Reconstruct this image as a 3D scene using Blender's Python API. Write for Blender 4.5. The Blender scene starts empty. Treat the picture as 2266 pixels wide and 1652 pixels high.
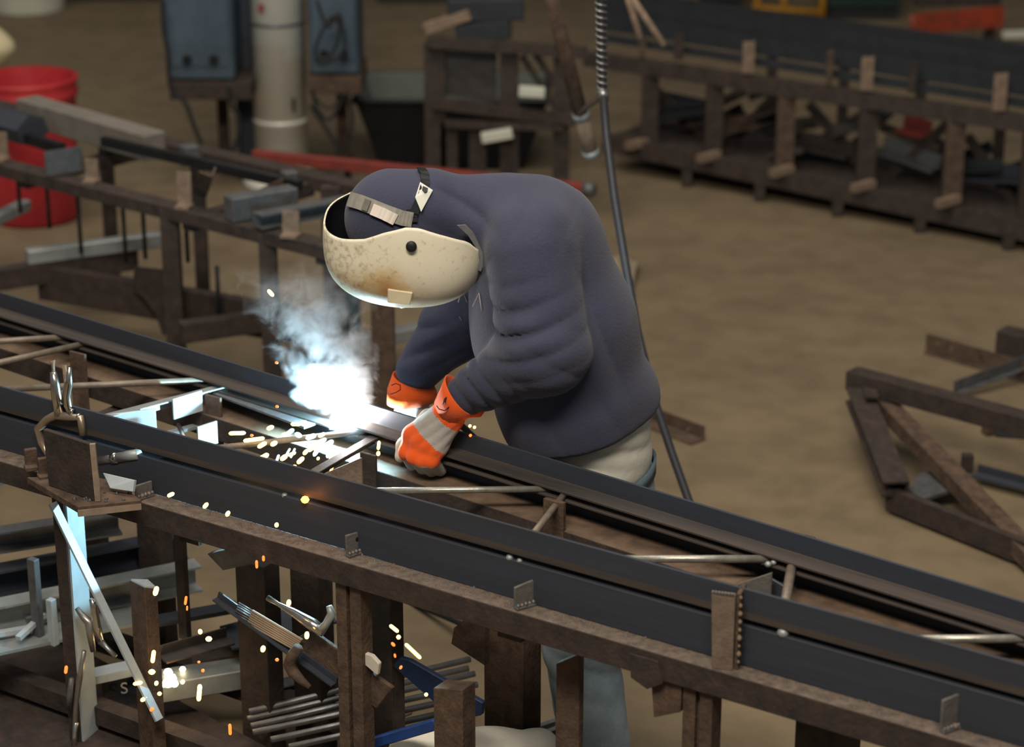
import bpy, bmesh, math, random
import numpy as np
from mathutils import Vector, Matrix

random.seed(7)
SC = bpy.context.scene
COL = SC.collection

# ------------------------------------------------------------------ camera
CAM_H, PITCH, FPX = 2.9, math.radians(20.0), 5000.0     # height, tilt, focal length in pixels of the 2266x1652 frame
cam_data = bpy.data.cameras.new('camera')
cam_data.sensor_fit = 'HORIZONTAL'
cam_data.sensor_width = 36.0
cam_data.lens = 36.0 * FPX / 2266.0
cam_data.clip_end = 200
cam_data.dof.use_dof = True
cam_data.dof.focus_distance = 5.25
cam_data.dof.aperture_fstop = 2.5
cam = bpy.data.objects.new('camera', cam_data)
cam.location = (0, 0, CAM_H)
cam.rotation_euler = (math.pi / 2 - PITCH, 0, 0)
COL.objects.link(cam)
SC.camera = cam

# ------------------------------------------------------------------ light of the workshop
SC.view_settings.view_transform = 'Standard'
SC.view_settings.look = 'None'
SC.view_settings.gamma = 1.0
SC.view_settings.use_curve_mapping = False
SC.view_settings.exposure = 0.0
world = bpy.data.worlds.new('workshop_air')
SC.world = world
world.use_nodes = True
world.node_tree.nodes['Background'].inputs['Color'].default_value = (0.80, 0.83, 0.86, 1)
world.node_tree.nodes['Background'].inputs['Strength'].default_value = 0.16

def area_light(name, loc, target, sx, sy, power, color):
    ld = bpy.data.lights.new(name, 'AREA')
    ld.shape = 'RECTANGLE'; ld.size = sx; ld.size_y = sy
    ld.energy = power; ld.color = color
    o = bpy.data.objects.new(name, ld)
    o.location = loc
    o.rotation_euler = (Vector(target) - Vector(loc)).to_track_quat('-Z', 'Y').to_euler()
    COL.objects.link(o)
    return o
# added area lights, unseen: flash-like front fill and a rear fill for the background
area_light('front_fill_light', (-0.5, 1.2, 5.6), (0.1, 5.6, 0.6), 3.0, 1.0, 330, (1.0, 0.90, 0.77))
area_light('rear_fill_light', (-1.5, 6.8, 7.5), (-0.8, 9.0, 0.0), 8.0, 4.0, 430, (1.0, 0.92, 0.80))

# ------------------------------------------------------------------ pixels to places
CP, SP = math.cos(PITCH), math.sin(PITCH)
def ray(px, py):
    a = (px - 1133.0) / FPX; b = -(py - 826.0) / FPX
    return Vector((a, CP + b * SP, -SP + b * CP))
CAMP = Vector((0, 0, CAM_H))
def atz(px, py, z):                      # where the sight line meets the level z
    d = ray(px, py); return CAMP + d * ((z - CAM_H) / d.z)
def aty(px, py, y):                      # where it meets the upright plane at depth y
    d = ray(px, py); return CAMP + d * (y / d.y)
def atv(px, py, A, B, off=0.0):          # where it meets the upright plane through A and B, moved off metres away from the camera
    d = ray(px, py)
    n = Vector((-(B.y - A.y), B.x - A.x, 0)).normalized()
    if n.y < 0: n = -n
    q = Vector((A.x, A.y, 0)) + n * off
    return CAMP + d * (n.dot(Vector((q.x, q.y, 0))) / n.dot(Vector((d.x, d.y, 0))))

# ------------------------------------------------------------------ materials (procedural)
MATS = {}
def nodes_of(m):
    nt = m.node_tree
    return nt, nt.nodes, nt.links, nt.nodes['Principled BSDF']
def mat(name, col, rough=0.6, metal=0.0, var=0.25, scale=18.0, bump=0.0, col2=None, spec=0.4, stretch=(1, 1, 1), bscale=None, thr=(0.35, 0.7), rotz=0.0):
    if name in MATS: return MATS[name]
    m = bpy.data.materials.new(name); m.use_nodes = True
    nt, N, L, P = nodes_of(m)
    tc = N.new('ShaderNodeTexCoord'); mp = N.new('ShaderNodeMapping')
    mp.inputs['Scale'].default_value = stretch
    if rotz:                              # turn first, then stretch along the length
        rt_ = N.new('ShaderNodeMapping'); rt_.inputs['Rotation'].default_value = (0, 0, rotz)
        L.new(tc.outputs['Object'], rt_.inputs['Vector']); L.new(rt_.outputs['Vector'], mp.inputs['Vector'])
    else: L.new(tc.outputs['Object'], mp.inputs['Vector'])
    nz = N.new('ShaderNodeTexNoise'); nz.inputs['Scale'].default_value = scale; nz.inputs['Detail'].default_value = 6; nz.inputs['Roughness'].default_value = 0.65
    L.new(mp.outputs['Vector'], nz.inputs['Vector'])
    rp = N.new('ShaderNodeValToRGB')
    c2 = col2 if col2 else tuple(c * (1 - var) for c in col)
    rp.color_ramp.elements[0].position = thr[0]; rp.color_ramp.elements[1].position = thr[1]
    rp.color_ramp.elements[0].color = (*c2, 1); rp.color_ramp.elements[1].color = (*col, 1)
    L.new(nz.outputs['Fac'], rp.inputs['Fac'])
    L.new(rp.outputs['Color'], P.inputs['Base Color'])
    P.inputs['Roughness'].default_value = rough
    P.inputs['Metallic'].default_value = metal
    P.inputs['Specular IOR Level'].default_value = spec
    if bump:
        n2 = N.new('ShaderNodeTexNoise'); n2.inputs['Scale'].default_value = bscale or scale * 4; n2.inputs['Detail'].default_value = 4
        L.new(mp.outputs['Vector'], n2.inputs['Vector'])
        bp = N.new('ShaderNodeBump'); bp.inputs['Strength'].default_value = bump; bp.inputs['Distance'].default_value = 0.004
        L.new(n2.outputs['Fac'], bp.inputs['Height']); L.new(bp.outputs['Normal'], P.inputs['Normal'])
    MATS[name] = m
    return m
def glow(name, col, strength):
    if name in MATS: return MATS[name]
    m = bpy.data.materials.new(name); m.use_nodes = True
    nt, N, L, P = nodes_of(m)
    P.inputs['Base Color'].default_value = (0.02, 0.02, 0.02, 1)
    P.inputs['Emission Color'].default_value = (*col, 1)
    P.inputs['Emission Strength'].default_value = strength
    MATS[name] = m
    return m

M_SCALE = mat('mill_scale_steel', (0.046, 0.056, 0.078), 0.55, 0.25, 0.0, 1.0, 0.15, (0.042, 0.045, 0.054), 0.35, stretch=(1.2, 26, 26), bscale=3.0, rotz=0.63)
M_SCALE_BR = mat('mill_scale_brown', (0.088, 0.068, 0.055), 0.6, 0.2, 0.0, 1.0, 0.15, (0.046, 0.041, 0.040), 0.3, stretch=(1.5, 30, 30), bscale=3.0, rotz=0.63)
M_RUST = mat('rusty_steel', (0.125, 0.080, 0.053), 0.8, 0.0, 0.0, 26, 0.6, (0.050, 0.034, 0.026), 0.25)
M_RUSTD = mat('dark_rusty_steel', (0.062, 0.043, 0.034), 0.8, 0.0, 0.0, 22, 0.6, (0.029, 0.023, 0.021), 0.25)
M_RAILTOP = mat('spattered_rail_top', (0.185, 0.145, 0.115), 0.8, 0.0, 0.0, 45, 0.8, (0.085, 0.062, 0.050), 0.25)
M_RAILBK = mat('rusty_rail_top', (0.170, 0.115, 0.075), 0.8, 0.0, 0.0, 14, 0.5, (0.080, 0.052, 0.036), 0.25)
M_RUSTL = mat('pale_rusty_steel', (0.26, 0.19, 0.135), 0.8, 0.0, 0.0, 30, 0.4, (0.15, 0.10, 0.07), 0.25)
M_RUSTY = mat('ochre_rusty_steel', (0.16, 0.095, 0.04), 0.85, 0.0, 0.0, 16, 0.4, (0.10, 0.06, 0.03), 0.2)
M_STEEL = mat('bare_steel', (0.36, 0.36, 0.36), 0.38, 0.85, 0.0, 25, 0.1, (0.24, 0.235, 0.23), 0.5)
M_STEELD = mat('grey_steel', (0.16, 0.165, 0.17), 0.5, 0.5, 0.0, 25, 0.1, (0.10, 0.10, 0.105), 0.4)
M_GALV = mat('galvanised_steel', (0.34, 0.36, 0.36), 0.5, 0.4, 0.0, 20, 0.1, (0.24, 0.26, 0.26), 0.5)
M_CHROME = mat('nickel_plate', (0.72, 0.70, 0.66), 0.22, 1.0, 0.0, 20, 0.0, (0.55, 0.52, 0.48), 0.5)
M_SILVER = mat('silver_paint', (0.66, 0.65, 0.57), 0.34, 0.08, 0.0, 7, 0.05, (0.60, 0.59, 0.53), 0.5)
M_BLUEC = mat('blue_enamel', (0.062, 0.092, 0.122), 0.55, 0.0, 0.0, 4, 0.05, (0.038, 0.056, 0.078), 0.4)
M_BLUE = mat('royal_blue_paint', (0.016, 0.060, 0.24), 0.5, 0.0, 0.0, 20, 0.1, (0.012, 0.035, 0.12), 0.4)
M_RED = mat('red_plastic', (0.52, 0.040, 0.042), 0.45, 0.0, 0.0, 5, 0.05, (0.34, 0.018, 0.024), 0.4)
M_REDP = mat('red_primer_steel', (0.24, 0.040, 0.028), 0.6, 0.0, 0.0, 12, 0.1, (0.15, 0.030, 0.024), 0.3)
M_ORANGEP = mat('orange_paint', (0.55, 0.075, 0.03), 0.5, 0.0, 0.0, 8, 0.1, (0.22, 0.06, 0.04), 0.3)
M_YELLOW = mat('yellow_paint', (0.42, 0.20, 0.012), 0.5, 0.0, 0.0, 8, 0.1, (0.30, 0.14, 0.012), 0.3)
M_BLACK = mat('black_rubber', (0.020, 0.021, 0.022), 0.6, 0.0, 0.3, 20, 0.1, None, 0.3)
M_BLACKP = mat('black_plastic', (0.012, 0.013, 0.015), 0.45, 0.0, 0.3, 10, 0.0, None, 0.3)
M_TEALP = mat('teal_grey_liner', (0.125, 0.145, 0.125), 0.7, 0.0, 0.2, 6, 0.1, None, 0.3)
M_OFFW = mat('offwhite_plastic', (0.55, 0.55, 0.46), 0.5, 0.0, 0.12, 6, 0.0, None, 0.4)
M_SACK = mat('offwhite_paper', (0.60, 0.55, 0.46), 0.8, 0.0, 0.15, 14, 0.3, None, 0.2)
M_WOOD = mat('pale_timber', (0.30, 0.22, 0.14), 0.8, 0.0, 0.3, 10, 0.2, None, 0.2, stretch=(1, 8, 1))
M_DGREEN = mat('dark_green_enamel', (0.018, 0.040, 0.036), 0.5, 0.0, 0.3, 6, 0.0, None, 0.3)
M_PALE = mat('pale_arc_lit_steel', (0.42, 0.47, 0.50), 0.5, 0.1, 0.2, 14, 0.1, None, 0.4)  # pale blue-grey: the arc's light put into the steel colour

M_DARKST = mat('dark_oily_steel', (0.030, 0.033, 0.038), 0.6, 0.1, 0.3, 12, 0.1, None, 0.3)
# ------------------------------------------------------------------ object helpers
def setp(o, label=None, cat=None, group=None, kind=None):
    if label: o['label'] = label
    if cat: o['category'] = cat
    if group: o['group'] = group
    if kind: o['kind'] = kind
    return o
def thing(name, label, cat, loc, group=None):
    o = bpy.data.objects.new(name, None)
    o.empty_display_size = 0.05
    o.location = loc
    COL.objects.link(o)
    return setp(o, label, cat, group)
def wloc(o):
    v = Vector(o.location)
    while o.parent:
        o = o.parent; v = v + Vector(o.location)
    return v
def build(name, verts, faces, mt, parent=None, smooth=False, bevel=0.0, mats=None, fmat=None, label=None, recalc=True):
    vs = [Vector(v) for v in verts]
    c = Vector((sum(v.x for v in vs) / len(vs), sum(v.y for v in vs) / len(vs), sum(v.z for v in vs) / len(vs)))
    me = bpy.data.meshes.new(name)
    me.from_pydata([tuple(v - c) for v in vs], [], [tuple(f) for f in faces])
    if recalc:
        bm = bmesh.new(); bm.from_mesh(me); bmesh.ops.recalc_face_normals(bm, faces=bm.faces); bm.to_mesh(me); bm.free()
    for mm in (mats or [mt]): me.materials.append(mm)
    if fmat is not None: me.polygons.foreach_set('material_index', fmat)
    if smooth: me.polygons.foreach_set('use_smooth', [True] * len(me.polygons))
    o = bpy.data.objects.new(name, me)
    COL.objects.link(o)
    if parent: o.parent = parent; o.location = c - wloc(parent)
    else: o.location = c
    if bevel:
        b = o.modifiers.new('bevel', 'BEVEL'); b.width = bevel; b.segments = 1; b.limit_method = 'ANGLE'
    if label: o['label'] = label
    return o
class G:                                   # collects shapes for ONE mesh
    def __init__(s): s.v = []; s.f = []
    def add(s, v, f):
        b = len(s.v); s.v += [Vector(x) for x in v]; s.f += [tuple(i + b for i in q) for q in f]; return s
    def prism(s, p0, p1, sec, up=(0, 0, 1), sec1=None):
        p0 = Vector(p0); p1 = Vector(p1); d = (p1 - p0).normalized()
        up = Vector(up)
        sd = d.cross(up)
        if sd.length < 1e-4: sd = d.cross(Vector((0, 1, 0)))
        sd.normalize(); w = sd.cross(d)
        n = len(sec); sec1 = sec1 or sec
        v = [p0 + sd * a + w * b for a, b in sec] + [p1 + sd * a + w * b for a, b in sec1]
        f = [(i, (i + 1) % n, n + (i + 1) % n, n + i) for i in range(n)]
        f.append(tuple(range(n - 1, -1, -1))); f.append(tuple(range(n, 2 * n)))
        return s.add(v, f)
    def tube(s, pts, r, n=12, cap=True):
        pts = [Vector(p) for p in pts]; m = len(pts)
        rr = r if isinstance(r, (list, tuple)) else [r] * m
        prev = None; v = []
        for i, p in enumerate(pts):
            t = (pts[min(i + 1, m - 1)] - pts[max(i - 1, 0)]).normalized()
            if prev is None:
                a = t.cross(Vector((0, 0, 1)))
                if a.length < 0.05: a = t.cross(Vector((0, 1, 0)))
            else:
                a = prev - t * prev.dot(t)
            a.normalize(); prev = a; b = t.cross(a)
            for k in range(n):
                q = 2 * math.pi * k / n
                v.append(p + (a * math.cos(q) + b * math.sin(q)) * rr[i])
        f = [(i * n + k, i * n + (k + 1) % n, (i + 1) * n + (k + 1) % n, (i + 1) * n + k) for i in range(m - 1) for k in range(n)]
        if cap: f.append(tuple(range(n - 1, -1, -1))); f.append(tuple(range((m - 1) * n, m * n)))
        return s.add(v, f)
    def box(s, c, sx, sy, sz, rz=0.0):
        c = Vector(c); R = Matrix.Rotation(rz, 3, 'Z')
        v = [c + R @ Vector((x * sx / 2, y * sy / 2, z * sz / 2)) for x in (-1, 1) for y in (-1, 1) for z in (-1, 1)]
        return s.add(v, [(0, 1, 3, 2), (4, 6, 7, 5), (0, 4, 5, 1), (2, 3, 7, 6), (0, 2, 6, 4), (1, 5, 7, 3)])
    def lathe(s, c, prof, n=32, axis=(0, 0, 1)):
        c = Vector(c); q = Vector((0, 0, 1)).rotation_difference(Vector(axis))
        m = len(prof); v = []
        for r, z in prof:
            for k in range(n):
                a = 2 * math.pi * k / n
                v.append(c + q @ Vector((r * math.cos(a), r * math.sin(a), z)))
        f = [(i * n + k, i * n + (k + 1) % n, (i + 1) * n + (k + 1) % n, (i + 1) * n + k) for i in range(m - 1) for k in range(n)]
        return s.add(v, f)
    def poly(s, pts, thick):                # a flat plate from its outline
        pts = [Vector(p) for p in pts]; n = len(pts)
        nn = (pts[1] - pts[0]).cross(pts[2] - pts[0]).normalized() * (thick / 2)
        v = [p + nn for p in pts] + [p - nn for p in pts]
        f = [tuple(range(n)), tuple(range(2 * n - 1, n - 1, -1))] + [(i, n + i, n + (i + 1) % n, (i + 1) % n) for i in range(n)]
        return s.add(v, f)
    def done(s, name, mt, parent=None, **k):
        return build(name, s.v, s.f, mt, parent, **k)
def Lsec(a, b, t, su=1, sv=1):              # angle iron: leg a along u, leg b along v, heel at the origin
    tu, tv = math.copysign(t, a), math.copysign(t, b)
    return [(su * x, sv * y) for x, y in ((0, 0), (a, 0), (a, tv), (tu, tv), (tu, b), (0, b))]
def Bsec(w, h, cu=0, cv=0):
    return [(cu - w / 2, cv - h / 2), (cu + w / 2, cv - h / 2), (cu + w / 2, cv + h / 2), (cu - w / 2, cv + h / 2)]
def Csec(w, h, t):                          # channel, open towards +u
    return [(0, 0), (w, 0), (w, t), (t, t), (t, h - t), (w, h - t), (w, h), (0, h)]
def bar(name, p0, p1, sec, mt, parent=None, up=(0, 0, 1), **k):
    return G().prism(p0, p1, sec, up).done(name, mt, parent, **k)
def rod(name, pts, r, mt, parent=None, n=12, **k):
    return G().tube(pts, r, n).done(name, mt, parent, smooth=True, **k)

# ------------------------------------------------------------------ the floor and hall
def floor_material():
    m = bpy.data.materials.new('dusty_concrete'); m.use_nodes = True
    nt, N, L, P = nodes_of(m)
    tc = N.new('ShaderNodeTexCoord')
    a = N.new('ShaderNodeTexNoise'); a.inputs['Scale'].default_value = 0.9; a.inputs['Detail'].default_value = 6; a.inputs['Roughness'].default_value = 0.6
    b = N.new('ShaderNodeTexNoise'); b.inputs['Scale'].default_value = 7.0; b.inputs['Detail'].default_value = 8
    mp = N.new('ShaderNodeMapping'); mp.inputs['Rotation'].default_value = (0, 0, 0.6); mp.inputs['Scale'].default_value = (0.45, 1.5, 1)
    L.new(tc.outputs['Object'], mp.inputs['Vector']); L.new(mp.outputs['Vector'], a.inputs['Vector']); L.new(tc.outputs['Object'], b.inputs['Vector'])
    r1 = N.new('ShaderNodeValToRGB'); e = r1.color_ramp.elements
    e[0].position = 0.28; e[0].color = (0.160, 0.122, 0.076, 1); e[1].position = 0.75; e[1].color = (0.212, 0.160, 0.096, 1)
    L.new(a.outputs['Fac'], r1.inputs['Fac'])
    r2 = N.new('ShaderNodeValToRGB'); e = r2.color_ramp.elements
    e[0].position = 0.32; e[0].color = (0.78, 0.77, 0.76, 1); e[1].position = 0.62; e[1].color = (1, 1, 1, 1)
    L.new(b.outputs['Fac'], r2.inputs['Fac'])
    mx = N.new('ShaderNodeMixRGB'); mx.blend_type = 'MULTIPLY'; mx.inputs['Fac'].default_value = 1.0
    L.new(r1.outputs['Color'], mx.inputs['Color1']); L.new(r2.outputs['Color'], mx.inputs['Color2'])
    L.new(mx.outputs['Color'], P.inputs['Base Color'])
    P.inputs['Roughness'].default_value = 0.75; P.inputs['Specular IOR Level'].default_value = 0.25
    bp = N.new('ShaderNodeBump'); bp.inputs['Strength'].default_value = 0.15; bp.inputs['Distance'].default_value = 0.004
    L.new(b.outputs['Fac'], bp.inputs['Height']); L.new(bp.outputs['Normal'], P.inputs['Normal'])
    return m
fl = G().box((0, 8, -0.05), 26, 24, 0.1).done('floor', floor_material()); setp(fl, 'dusty brown concrete workshop floor', kind='structure')
wl = G().box((0, 19.9, 3.5), 26, 0.2, 7).done('wall_back', mat('dark_cladding', (0.05, 0.055, 0.055), 0.8)); setp(wl, 'dark back wall of the workshop', kind='structure')

# ------------------------------------------------------------------ the welding bench and the joist on it
ZB, ZF = 0.80, 0.84
RN0 = atz(330, 1117, ZB); RN1 = atz(2128, 1643, ZB)                 # front edge of the near rail
DN = (RN1 - RN0).normalized()
RNa = RN0 - DN * 1.1; RNb = RN1 + DN * 0.6
NB = Vector((-DN.y, DN.x, 0)); NB = NB if NB.y > 0 else -NB            # straight across the bench, away from the camera
FC0 = atz(0, 645, 0.956); FC1 = atz(2260, 1327, 0.956)              # far chord, top of its flange
DF = (FC1 - FC0).normalized(); NF = Vector((-DF.y, DF.x, 0)); NF = NF if NF.y > 0 else -NF
NC0 = atz(480, 985, 0.97); NC1 = atz(2260, 1468, 0.97)              # near chord, top of its flange
DC = (NC1 - NC0).normalized()
def near_plane(px, py, off=0.0): return atv(px, py, RN0, RN1, off)

bench = thing('welding_bench', 'long rusty angle-iron welding bench carrying the steel joist in front of the welder', 'bench', (RN0 + RN1) / 2 * 1.0 - Vector((0, 0, ZB)))
bar('front_rail', RNa, RNb, Lsec(-0.085, -0.058, 0.009), None, bench, bevel=0.0015, mats=[M_RAILTOP, M_RUSTD], fmat=[0, 1, 1, 1, 1, 1, 1, 1])  # top face in the paler tone, front leg in dark rust
fr0 = Vector((FC0.x, FC0.y, ZF)) - NF * 0.10 - DF * 0.5; fr1 = Vector((FC1.x, FC1.y, ZF)) - NF * 0.10 + DF * 0.5
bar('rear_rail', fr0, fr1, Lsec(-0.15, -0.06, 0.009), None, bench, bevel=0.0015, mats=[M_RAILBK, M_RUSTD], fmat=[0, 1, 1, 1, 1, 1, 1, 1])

# the joist
joist = thing('bar_joist', 'dark mill-scale steel joist lying flat on the welding bench, under the welder\'s gloves', 'joist', (RN0 + RN1) / 2 + NB * 0.2 - Vector((0, 0, 0.0)))
T = 0.006
fa = Vector((FC0.x, FC0.y, 0)) - DF * 0.6; fb = Vector((FC1.x, FC1.y, 0)) + DF * 0.6
def up(v, z): return Vector((v.x, v.y, z))
def chord(p0, p1, su, a, sv, b, brown_faces):
    sec = [(su * x, sv * y) for x, y in ((0, 0), (a, 0), (a, T), (T, T), (T, b), (0, b), (0, 0.017))]
    fm = [1 if i in brown_faces else 0 for i in range(9)]
    g = G().prism(p0, p1, sec)
    return g.done('chord_angle', None, joist, mats=[M_SCALE, M_SCALE_BR], fmat=fm, bevel=0.001)
chord(up(fa, ZF + 0.065), up(fb, ZF + 0.065), 1, 0.053, 1, 0.051, (0, 1, 2))
chord(up(fa, ZF + 0.051), up(fb, ZF + 0.051), 1, 0.053, -1, 0.051, (0, 1))
na = Vector((NC0.x, NC0.y, 0)) - DC * 1.1; nb = Vector((NC1.x, NC1.y, 0)) + DC * 0.6
chord(up(na, 0.904), up(nb, 0.904), -1, 0.066, 1, 0.066, (0, 6))
chord(up(na, 0.890), up(nb, 0.890), -1, 0.066, -1, 0.089, ())
ZW = 0.897
def web(a, b, r=0.0075, mt=M_STEELD, ext0=0.04, ext1=0.03):
    p, q = atz(*a, ZW), atz(*b, ZW); d = (q - p).normalized()
    return rod('web_rod', [p - d * ext0, q + d * ext1], r, mt, joist, 14)
M_WEB = mat('bright_bar_steel', (0.42, 0.41, 0.36), 0.34, 0.6, 0.0, 40, 0.1, (0.28, 0.26, 0.22), 0.5)
M_WEBR = mat('rusty_bar_steel', (0.23, 0.19, 0.15), 0.5, 0.3, 0.0, 40, 0.1, (0.15, 0.12, 0.09), 0.4)
web((-120, 762), (155, 745), 0.0085, M_WEBR)
web((-60, 815), (180, 762), 0.0085, M_WEBR, ext1=0.02)
web((20, 860), (450, 841), 0.0085, M_WEBR)
web((470, 992), (812, 953), 0.0075, M_WEBR)
web((820, 1086), (1225, 1081), 0.0075, M_WEB)
web((1178, 1184), (1248, 1094), 0.0080, M_WEBR)
web((1380, 1236), (1705, 1236), 0.0085, M_WEB)
web((1737, 1335), (1752, 1252), 0.0105, M_WEBR)
web((2030, 1413), (2330, 1412), 0.0085, M_WEB)
# angle web members near the arc, and a strip for the lit stem
def web_angle(a, b, leg, mt, z=ZW, sv=-1):
    bar('web_angle', atz(*a, z), atz(*b, z), Lsec(leg, sv * leg, 0.004), mt, joist, bevel=0.0008)
web_angle((190, 926), (492, 848), 0.026, M_GALV)
bar('lit_stem_strip', atz(487, 866, 0.884), atz(690, 941, 0.884), Bsec(0.050, 0.006), M_STEELD, joist, bevel=0.0008)  # added flat strip standing in for the arc-lit lower chord stem
web_angle((670, 1048), (828, 957), 0.026, M_SCALE_BR)
# weld beads and crimped rod ends showing in the slot of the near chord
for (x, y, r) in ((630, 1096, 0.008), (1128, 1233, 0.009), (1150, 1240, 0.007), (1733, 1399, 0.013), (1700, 1248, 0.008), (1712, 1244, 0.007)):
    far = y < 1250 and x > 1600
    p = atz(x, y, 0.897)
    if not far: p = atv(x, y, NC0, NC1, 0.007)
    G().lathe(p, [(0.0005, -r * .8), (r * .7, -r * .6), (r, 0), (r * .7, r * .6), (0.0005, r * .8)], 12).done('weld_bead', M_GALV, joist, smooth=True)

# ================================================================== the welder
def surface_nets(f, lo, hi, h):
    n = [int(math.ceil((hi[i] - lo[i]) / h)) + 1 for i in range(3)]
    ax = [lo[i] + h * np.arange(n[i]) for i in range(3)]
    X, Y, Z = np.meshgrid(*ax, indexing='ij')
    V = f(X, Y, Z)
    ins = V < 0
    c = np.zeros([k - 1 for k in n], int)
    for dx in (0, 1):
        for dy in (0, 1):
            for dz in (0, 1):
                c += ins[dx:n[0] - 1 + dx, dy:n[1] - 1 + dy, dz:n[2] - 1 + dz]
    act = (c > 0) & (c < 8)
    idx = -np.ones(act.shape, int); ii = np.argwhere(act); idx[act] = np.arange(len(ii))
    acc = np.zeros((len(ii), 3)); cnt = np.zeros(len(ii))
    cor = [(a, b, d) for a in (0, 1) for b in (0, 1) for d in (0, 1)]
    for p in cor:
        for k in range(3):
            if p[k]: continue
            q = list(p); q[k] = 1
            va = V[ii[:, 0] + p[0], ii[:, 1] + p[1], ii[:, 2] + p[2]]; vb = V[ii[:, 0] + q[0], ii[:, 1] + q[1], ii[:, 2] + q[2]]
            x = (va < 0) != (vb < 0)
            t = np.where(x, va / np.where(x, va - vb, 1), 0)
            pos = np.tile(np.array(p, float), (len(ii), 1)); pos[:, k] += t
            acc[x] += pos[x]; cnt[x] += 1
    vert = (ii + acc / cnt[:, None]) * h + np.array(lo)
    faces = []
    for k in range(3):
        a, b = [(1, 2), (2, 0), (0, 1)][k]
        sl0 = [slice(None)] * 3; sl1 = [slice(None)] * 3
        sl0[k] = slice(0, n[k] - 1); sl1[k] = slice(1, n[k])
        e0, e1 = ins[tuple(sl0)], ins[tuple(sl1)]
        w = np.argwhere(e0 != e1)
        w = w[(w[:, a] > 0) & (w[:, b] > 0) & (w[:, a] < n[a] - 1) & (w[:, b] < n[b] - 1)]
        q = np.zeros((len(w), 4), int)
        for m_, (da, db) in enumerate(((-1, -1), (0, -1), (0, 0), (-1, 0))):
            r = w.copy(); r[:, a] += da; r[:, b] += db
            q[:, m_] = idx[r[:, 0], r[:, 1], r[:, 2]]
        flip = ~e0[w[:, 0], w[:, 1], w[:, 2]]
        q[flip] = q[flip][:, ::-1]
        faces += [tuple(t) for t in q[q.min(axis=1) >= 0].tolist()]
    return vert, faces
def smin(a, b, k):
    h = np.clip(0.5 + 0.5 * (b - a) / k, 0, 1)
    return b + (a - b) * h - k * h * (1 - h)
def smax(a, b, k): return -smin(-a, -b, k)
def cone(X, Y, Z, a, b, ra, rb, sy=1.0):
    ax, ay, az = a; bx, by, bz = b
    px, py, pz = X - ax, (Y - ay) * sy, Z - az
    dx, dy, dz = bx - ax, (by - ay) * sy, bz - az
    h = np.clip((px * dx + py * dy + pz * dz) / (dx * dx + dy * dy + dz * dz + 1e-9), 0, 1)
    return np.sqrt((px - dx * h) ** 2 + (py - dy * h) ** 2 + (pz - dz * h) ** 2) - (ra + (rb - ra) * h)
def fold(X, Y, Z, c, sig, n, lam, amp, ph=0.0):
    px, py, pz = X - c[0], Y - c[1], Z - c[2]
    w = np.exp(-((px / sig[0]) ** 2 + (py / sig[1]) ** 2 + (pz / sig[2]) ** 2))
    t = (px * n[0] + py * n[1] + pz * n[2]) / lam + ph
    s = np.abs(np.sin(math.pi * t)) ** 0.7            # soft ridges between sharp creases
    return 1.9 * amp * w * (s - 0.62)
def sdf_obj(name, f, lo, hi, h, mt, parent, mats=None, pick=None, label=None):
    v, fc = surface_nets(f, lo, hi, h)
    fm = None
    if pick:
        cen = np.array([v[q].mean(axis=0) for q in np.array(fc)])
        fm = [int(k) for k in pick(cen)]
    o = build(name, [Vector(p) for p in v], fc, mt, parent, smooth=True, mats=mats, fmat=fm, recalc=False, label=label)
    return o
PXM = 910.0
YW = 5.04
J = lambda px, py, y=YW: tuple(aty(px, py, y))

def fabric(name, col, col2, scale=140, bump=0.35):
    m = mat(name, col, 0.95, 0.0, 0.0, 7, bump, col2, 0.12, bscale=scale, thr=(0.3, 0.75))
    nt, N, L, P = nodes_of(m)
    P.inputs['Sheen Weight'].default_value = 0.12
    P.inputs['Sheen Roughness'].default_value = 0.6
    return m
M_SWEAT = fabric('navy_fleece', (0.050, 0.053, 0.088), (0.036, 0.039, 0.066))
M_TEE = fabric('cream_cotton', (0.62, 0.60, 0.52), (0.50, 0.48, 0.41), 90, 0.2)
M_JEAN = fabric('washed_denim', (0.29, 0.355, 0.385), (0.12, 0.17, 0.21), 160, 0.3)
M_ORANGE = fabric('orange_canvas', (0.80, 0.105, 0.012), (0.68, 0.085, 0.012), 200, 0.2)
M_GREYG = fabric('grey_split_leather', (0.42, 0.39, 0.35), (0.30, 0.27, 0.24), 60, 0.4)

welder = thing('person', 'welder in navy hooded sweatshirt, cream welding helmet, orange gloves and jeans bending over the joist', 'person', (0.24, YW, 0.0))

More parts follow.
